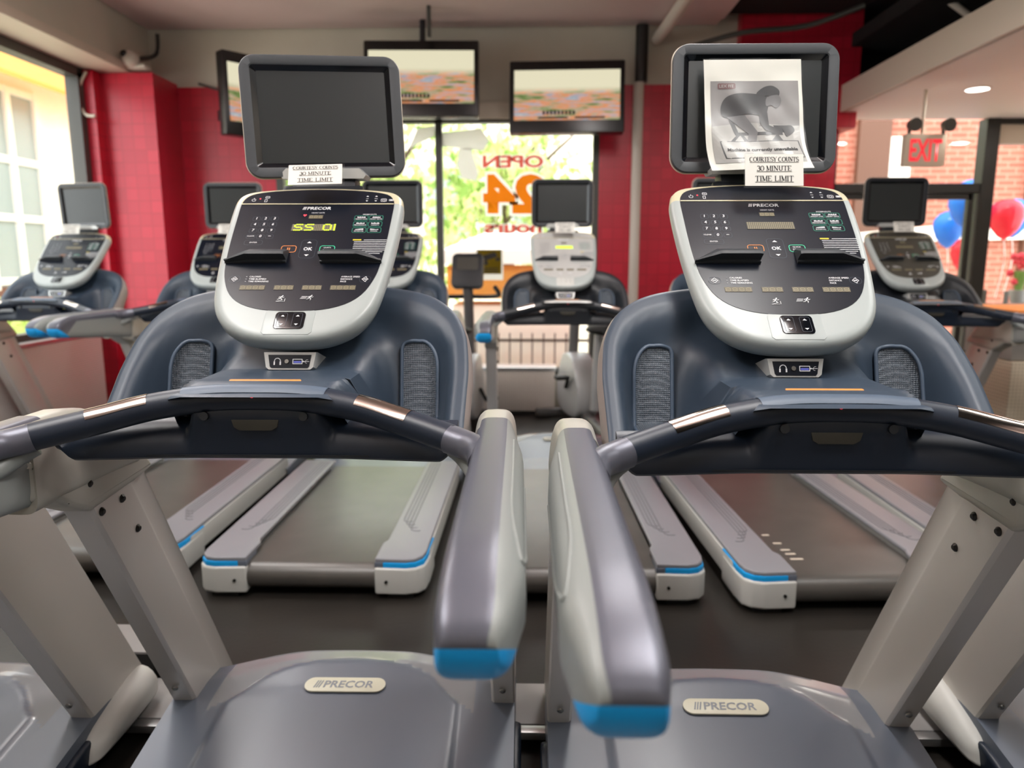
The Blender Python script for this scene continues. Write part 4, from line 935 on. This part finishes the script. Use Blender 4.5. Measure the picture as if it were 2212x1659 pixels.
MB().ball((0, 0, 0), (.065, .065, .06)).build('camera_housing', 'pipe_white', e); MB().ball((-.018, -.045, .022), .028).build('camera_lens', 'gloss_black', e); MB().box((.03, .06, -.05), (.14, .10, .03), .006).build('camera_base', 'pipe_white', e)
# lamps
for i, (x, y, pw) in enumerate(LAMPS):
    e = empty('unseen_ceiling_lamp', (x, y, LAMP_Z)); tag(e, 'long fluorescent ceiling lamp out of view, added to light the room', 'ceiling lamp', 'unseen fluorescent ceiling lamps'); MB().box((0, 0, 0), (.30, 1.36, .06), .01).build('lamp_body', 'frame_beige', e); MB().cyl((0, -.5, .03), (0, -.5, ZC - LAMP_Z), .006).build('hanger', 'frame_dark', e); MB().cyl((0, .5, .03), (0, .5, ZC - LAMP_Z), .006).build('hanger', 'frame_dark', e)
for i, (x, y) in enumerate(SOFFIT_LAMPS):
    e = empty('downlight_fixture', (x, y, 2.42)); tag(e, ('bright round downlight in the white soffit above the exit sign' if i == 0 else 'round recessed downlight in the white soffit out of view'), 'downlight', 'soffit downlights')
    MB().tube([(0, 0, .004), (0, 0, -.006)], .085, 28).build('lamp_rim', 'soffit_white', e); MB().tube([(0, 0, -.004), (0, 0, -.0075)], .07, 28).build('lamp_lens', 'lamp_glow', e)
# exit sign
e = empty('exit_sign', (2.71, 5.3, 2.02), math.radians(4)); tag(e, 'grey exit sign with red letters and two lamp heads hanging from the soffit', 'exit sign')
MB(UP).prism(rrect(.29, .215, .008, 3), -.05, 0, None, .004).build('sign_box', 'exit_box', e)
MB(UP).text('EXIT', None, h=.148, w=.225, bold=.02, ext=.002).build('exit_letters', 'exit_red', e, 0, 'red letters')
MB().cyl((-.02, .025, .10), (-.02, .025, .40), .010).build('hanger', 'exit_box', e)
for x in (-.115, .125):
    q = MB(); q.tube([(x, .0, .165), (x, -.055, .16)], [.036, .045], 18); q.cyl((x, .02, .10), (x, .02, .16), .012); q.build('lamp_head', 'frame_dark', e)
# reception counter at the right
e = empty('reception_counter', (3.72, 4.75, 0)); tag(e, 'reception counter with orange top at the right edge', 'counter')
MB().box((0, 0, .955), (1.64, .62, .05), .012).build('countertop', 'orange_top', e, 30, 'orange countertop'); MB().box((0, .03, .80), (1.54, .5, .27), .01).build('counter_body', 'desk_grey', e); MB().box((0, .0, .33), (1.56, .5, .66), .006).build('lower_panel', 'perforated_beige', e, 30, 'speckled beige lower panel')
# cable raceway and small box on the floor
e = empty('cable_raceway', (0, 1.9, 0)); tag(e, 'long grey metal cable raceway crossing under the front treadmills', 'raceway')
MB().box((0, -.025, .046), (6.2, .19, .008), .003).build('raceway_top', 'raceway', e, 30); MB().box((0, -.137, .036), (6.2, .034, .024), .006).build('front_strip', 'alu', e, 30, 'shiny aluminium edge strip'); MB().box((0, -.02, .021), (6.2, .16, .042)).build('raceway_base', 'rubber_black', e)
e = empty('junction_box', (-1.22, 2.07, 0)); tag(e, 'flat black box with grey lid on the floor between the left treadmills', 'box'); MB().box((0, 0, .09), (.24, .16, .05)).build('box_body', 'rubber_black', e); MB().box((0, 0, .118), (.245, .165, .008), .002).build('box_lid', 'raceway', e); MB().box((0, 0, .033), (.2, .13, .066)).build('box_foot', 'rubber_black', e)
# exercise bikes by the window
def bike(x, y, rz, label, tablet=False):
    e = empty('exercise_bike', (x, y, 0), math.radians(rz)); tag(e, label, 'exercise bike', 'exercise bikes by the shop window')
    q = MB(); q.tube(smooth_path([(0, -.45, .06), (0, -.1, .10), (0, .30, .10), (0, .55, .06)], 5), .045, 12); q.box((0, -.48, .04), (.5, .08, .06), .02); q.box((0, .56, .04), (.5, .08, .06), .02); q.build('base_frame', 'bike_grey', e)
    MB().prism(smooth_path([(.02, .10, 0), (.45, .10, 0), (.52, .30, 0), (.36, .55, 0), (.10, .52, 0), (-.04, .30, 0)], 5, True), -.09, .09, YZ, .03, 3).build('flywheel_cover', 'bike_light', e, 50)
    q = MB(); q.tube([(0, -.18, .2), (0, -.26, .78)], .035, 12); q.build('seat_post', 'bike_light', e)
    MB().loft([[(w * math.cos(a), y_, .80 + .035 * math.sin(a)) for a in [math.pi * 2 * k / 16 for k in range(16)]] for w, y_ in ((.02, -.05), (.035, -.12), (.07, -.24), (.13, -.33), (.12, -.42), (.06, -.45))]).build('seat', 'rubber_black', e, 60)
    q = MB(); q.tube([(0, .38, .4), (0, .30, 1.0), (0, .28, 1.08)], .04, 12); q.build('front_post', 'bike_grey', e)
    q = MB(); q.tube(smooth_path([(-.24, .02, 1.08), (-.25, .16, 1.02), (-.16, .28, 1.0), (0, .30, 1.0), (.16, .28, 1.0), (.25, .16, 1.02), (.24, .02, 1.08)], 5), .017, 10); q.build('handlebar', 'rubber_black', e)
    CF = frame((0, .26, 1.20), (1, 0, 0), (0, .35, .94)); q = MB(CF); q.prism(rrect(.24, .27, .04, 6), -.06, 0, None, .012); co = q.build('bike_console', 'satin_black', e); MB(CF).prism(rrect(.16, .10, .01, 3, 0, .05), 0, .003).build('bike_display', 'readout_dark', co, 0)
    for s in (-1, 1):
        q = MB(); q.tube([(s * .10, .22, .30), (s * .12, .22 + s * .13, .30 - s * .10)], .014, 8); q.box((s * .17, .22 + s * .13, .30 - s * .10), (.10, .09, .03), .008); q.build('pedal_crank', 'rubber_black', e)
bike(-.50, 5.28, -4, 'exercise bike behind the gap between the front treadmills, yellow sign beyond it')
bike(.42, 5.40, 14, 'exercise bike beyond the all-silver treadmill, its pedals under the crossbar')

# ------------------------------------------------------------------ outside
wallbox('ground', -14, 16, YB + .2, 22, -.25, -.12, 'pavement'); wallbox('ground', -14, XL - .2, -4, YB + .2, -.25, -.12, 'pavement')
def tree(x, y, h, r, leafm, label, n=900, seed=1):
    rnd = random.Random(seed); e = empty('tree', (x, y, -.12)); tag(e, label, 'tree', 'trees outside the shop window')
    q = MB()
    q.tube(smooth_path([(0, 0, 0), (.06, 0, h * .25), (-.04, .02, h * .45), (.05, 0, h * .7)], 4), [.11 - .005 * i for i in range(13)], 10)
    for a in range(5):
        an = a * 1.3 + seed; q.tube(smooth_path([(0, 0, h * (.28 + .06 * a)), (.5 * math.cos(an), .4 * math.sin(an), h * (.45 + .06 * a)), (r * .8 * math.cos(an), r * .6 * math.sin(an), h * (.6 + .05 * a))], 4), [.05 - .004 * i for i in range(9)], 7)
    q.build('trunk', 'bark', e)
    t = bmesh.new(); mi = []
    cl = [(rnd.gauss(0, r * .5), rnd.gauss(0, r * .4), h * (.62 + rnd.gauss(0, .17))) for _ in range(34)]
    for i in range(n):
        c = rnd.choice(cl); p = Vector((c[0] + rnd.gauss(0, .24), c[1] + rnd.gauss(0, .24), max(.3, c[2] + rnd.gauss(0, .22)))); s = rnd.uniform(.06, .13)
        R_ = Euler((rnd.uniform(0, 6.3), rnd.uniform(0, 6.3), rnd.uniform(0, 6.3))).to_matrix()
        f = t.faces.new([t.verts.new(p + R_ @ Vector(v) * s) for v in ((-1, 0, 0), (0, -.55, .1), (1, 0, 0), (0, .55, .1))]); f.material_index = rnd.choice((0, 0, 1, 1, 2))
    me = bpy.data.meshes.new('foliage'); t.to_mesh(me); t.free()
    for k in leafm: me.materials.append(M[k])
    o = bpy.data.objects.new('foliage', me); C.objects.link(o); o.parent = e
LV = ('leaf', 'leaf_light', 'leaf_dark')
tree(-2.2, 9.4, 3.6, 1.0, LV, 'leafy tree outside behind the front left machine', 1700, 1)
tree(-.4, 12.2, 4.4, 1.4, LV, 'bright green tree right of the window mullion behind the number', 1900, 2)
tree(1.75, 9.1, 3.8, .55, LV, 'slender tree with dark stems at the right side of the shop window', 1100, 3)
tree(-6.4, 13.6, 4.2, 1.3, LV, 'tree beyond the left part of the shop window', 1300, 4)
tree(4.2, 15.2, 3.0, .9, LV, 'small tree seen through the glass door', 1100, 5)
def shrub(x, y, s, label, seed):
    rnd = random.Random(seed); t = bmesh.new()
    for i in range(420):
        a, b = rnd.uniform(0, 6.28), rnd.uniform(0, 1.4); rr_ = s * rnd.uniform(.5, 1); p = Vector((rr_ * math.cos(a) * math.cos(b), rr_ * math.sin(a) * math.cos(b), rr_ * math.sin(b) * 1.3)); R_ = Euler((rnd.uniform(0, 6), rnd.uniform(0, 6), rnd.uniform(0, 6))).to_matrix()
        f = t.faces.new([t.verts.new(p + R_ @ Vector(v) * .09) for v in ((-1, 0, 0), (0, -.5, 0), (1, 0, 0), (0, .5, 0))]); f.material_index = rnd.choice((0, 1, 1))
    me = bpy.data.meshes.new('shrub'); t.to_mesh(me); t.free(); me.materials.append(M['leaf']); me.materials.append(M['leaf_light'])
    o = bpy.data.objects.new('shrub', me); C.objects.link(o); o.location = (x, y, -.1); tag(o, label, 'shrub', 'shrubs outside')
shrub(-6.0, 8.2, .75, 'pale green shrub outside behind the left window treadmill', 11)
shrub(-7.6, 7.4, .6, 'shrub at the foot of the cream building', 12)
shrub(-6.7, 9.6, .7, 'shrub at the corner of the cream building', 13)
# cream building across the street at left
e = empty('cream_building', (-9.2, 9.5, 0)); tag(e, 'cream building with tall white-framed windows seen through the left window', 'building')
MB().box((-1.5, 1.0, 3.2), (3, 13, 6.7)).build('facade', 'cream_wall', e, 0)
for y in (-3.2, -.9, 3.6):
    w = MB(); 
    for zz in (.9, 2.0, 3.0, 4.2): w.box((.03, y, zz), (.10, 1.5, .12))
    for yy in (-.75, .0, .75): w.box((.045, y + yy, 2.5), (.10, .12, 3.5))
    wo = w.build('window_frame', 'white_trim', e, 0); MB().box((.012, y, 2.5), (.03, 1.5, 3.4)).build('pane', 'dark_window', wo, 0)
    MB().box((.04, y, .35), (.10, 1.7, .9)).build('window_panel', 'brown_panel', wo, 0)
MB().loft([[(.1, y, 5.0), (1.0, y, 4.2), (1.0, y, 4.12), (.1, y, 4.5)] for y in (-6.5, 6.5)]).build('awning', 'awning_orange', e, 0, 'orange awning')
# white building far behind the trees, stall and fence
e = empty('pale_building', (-1, 17.5, 0)); tag(e, 'pale pinkish building far behind the trees', 'building'); MB().box((0, .5, 2.4), (13, 1, 5)).build('facade', 'cream_wall', e, 0)
for x in (-5, -3, -1, 1, 3): MB().box((x, -.02, 2.6), (.9, .08, 1.6)).build('window', 'dark_window', e, 0)
e = empty('market_stall', (-.22, 8.5, -.12)); tag(e, 'white topped stall with orange side outside the shop window', 'stall')
MB().loft([[(x, y, z) for x, y in ((-.75 * s, -.5 * s), (.75 * s, -.5 * s), (.75 * s, .5 * s), (-.75 * s, .5 * s))] for s, z in ((1, 1.35), (1, 1.5), (.3, 1.72))]).build('stall_roof', 'white_trim', e, 0); MB().box((0, 0, 1.15), (1.4, .9, .36)).build('stall_side', 'awning_orange', e, 0, 'orange side cloth'); MB().box((0, 0, .45), (1.3, .8, .9)).build('stall_counter', 'cream_wall', e, 0)
e = empty('iron_fence', (.2, 8.0, -.12)); tag(e, 'low dark iron fence on the pavement outside', 'fence')
for zz in (.12, .52): MB().box((0, 0, zz), (3.2, .03, .03)).build('fence_rail', 'fence_dark', e, 0)
for i in range(26): MB().box((-1.55 + i * .124, 0, .3), (.016, .016, .6)).build('fence_bar', 'fence_dark', e, 0)
# brick building at right
e = empty('brick_building', (4.6, 10.4, 0)); tag(e, 'red brick building across the pavement seen through the glass front', 'building')
MB().box((.9, 1, 3), (5.6, 2, 6.4)).build('brick_wall', 'brick', e, 0)
MB().box((.0, -.03, 2.3), (.42, .12, 2.9)).build('brown_bay', 'brown_panel', e, 0); MB().box((.36, -.02, 1.95), (.28, .10, 1.9)).build('pale_bay', 'cream_wall', e, 0)
MB().prism([(-.3, 1.62), (2.2, 1.85), (2.2, 1.55), (-.3, 1.50)], -.02, .10, UP @ Matrix.Identity(4)).build('stone_band', 'cream_wall', e, 0)
MB().box((2.35, -.05, 1.6), (.5, .12, 3.4)).build('brown_door', 'brown_panel', e, 0)
def balloon(x, y, z, m, label):
    e = empty('balloon', (x, y, z)); tag(e, label, 'balloon', 'balloons outside the door'); MB().loft([[(rr_ * math.cos(a), rr_ * math.sin(a), zz) for a in [math.pi * 2 * k / 18 for k in range(18)]] for rr_, zz in ((.008, -.22), (.06, -.185), (.12, -.11), (.16, 0), (.155, .08), (.108, .145), (.05, .175), (.002, .183))]).build('balloon_skin', m, e, 80)
    MB().tube(smooth_path([(0, 0, -.19), (.03, 0, -.45), (-.02, 0, -.8)], 4), .004, 5).build('ribbon', 'glass_white', e)
balloon(4.74, 7.6, 1.69, 'balloon_red', 'big red balloon right of the black door post'); balloon(5.06, 7.98, 1.72, 'balloon_blue', 'blue balloon half behind the big red one'); balloon(4.66, 8.1, 1.93, 'balloon_blue', 'blue balloon right behind the black door post'); balloon(4.40, 7.72, 1.82, 'balloon_blue', 'light blue balloon left of the door frame'); balloon(4.60, 8.35, 1.62, 'balloon_blue', 'lower blue balloon between door frame and post'); balloon(4.60, 7.95, 1.33, 'balloon_red', 'lower red balloon behind the black door post')
e = empty('flower_stand', (4.95, 7.3, -.12)); tag(e, 'flower stand with shelves outside at the right edge', 'stand')
for zz in (.45, .95): MB().box((0, 0, zz), (.9, .4, .03)).build('shelf', 'frame_dark', e)
for x in (-.42, .42):
    for y in (-.17, .17): MB().box((x, y, .55), (.03, .03, 1.1)).build('leg', 'frame_dark', e)
def flowers(x, y, z, label, seed, m='flower_red'):
    rnd = random.Random(seed); e = empty('flower_pot', (x, y, z)); tag(e, label, 'flowers', 'potted flowers on the stand'); MB().tube([(0, 0, 0), (0, 0, .12)], [.06, .085], 14).build('pot', 'desk_grey', e)
    q = MB()
    for i in range(16): q.ball((rnd.gauss(0, .07), rnd.gauss(0, .07), .2 + rnd.uniform(0, .24)), rnd.uniform(.025, .045), 8, 5)
    q.build('blooms', m, e); MB().tube([(0, 0, .1), (0, 0, .3)], [.03, .06], 8).build('stems', 'leaf_dark', e)
flowers(4.72, 7.25, .865, 'red potted flowers at the left of the stand', 21); flowers(5.05, 7.3, .865, 'red potted flowers at the right of the stand', 22)
e = empty('pumpkin', (5.0, 7.15, .432)); tag(e, 'orange pumpkin on the flower stand', 'pumpkin')
q = MB()
for k in range(8): a = k * math.pi / 4; q.ball((.07 * math.cos(a), .07 * math.sin(a), 0), (.07, .07, .085), 12, 8)
q.build('pumpkin_skin', 'pumpkin', e); MB().cyl((0, 0, .07), (.01, 0, .13), .012).build('stem', 'bark', e)
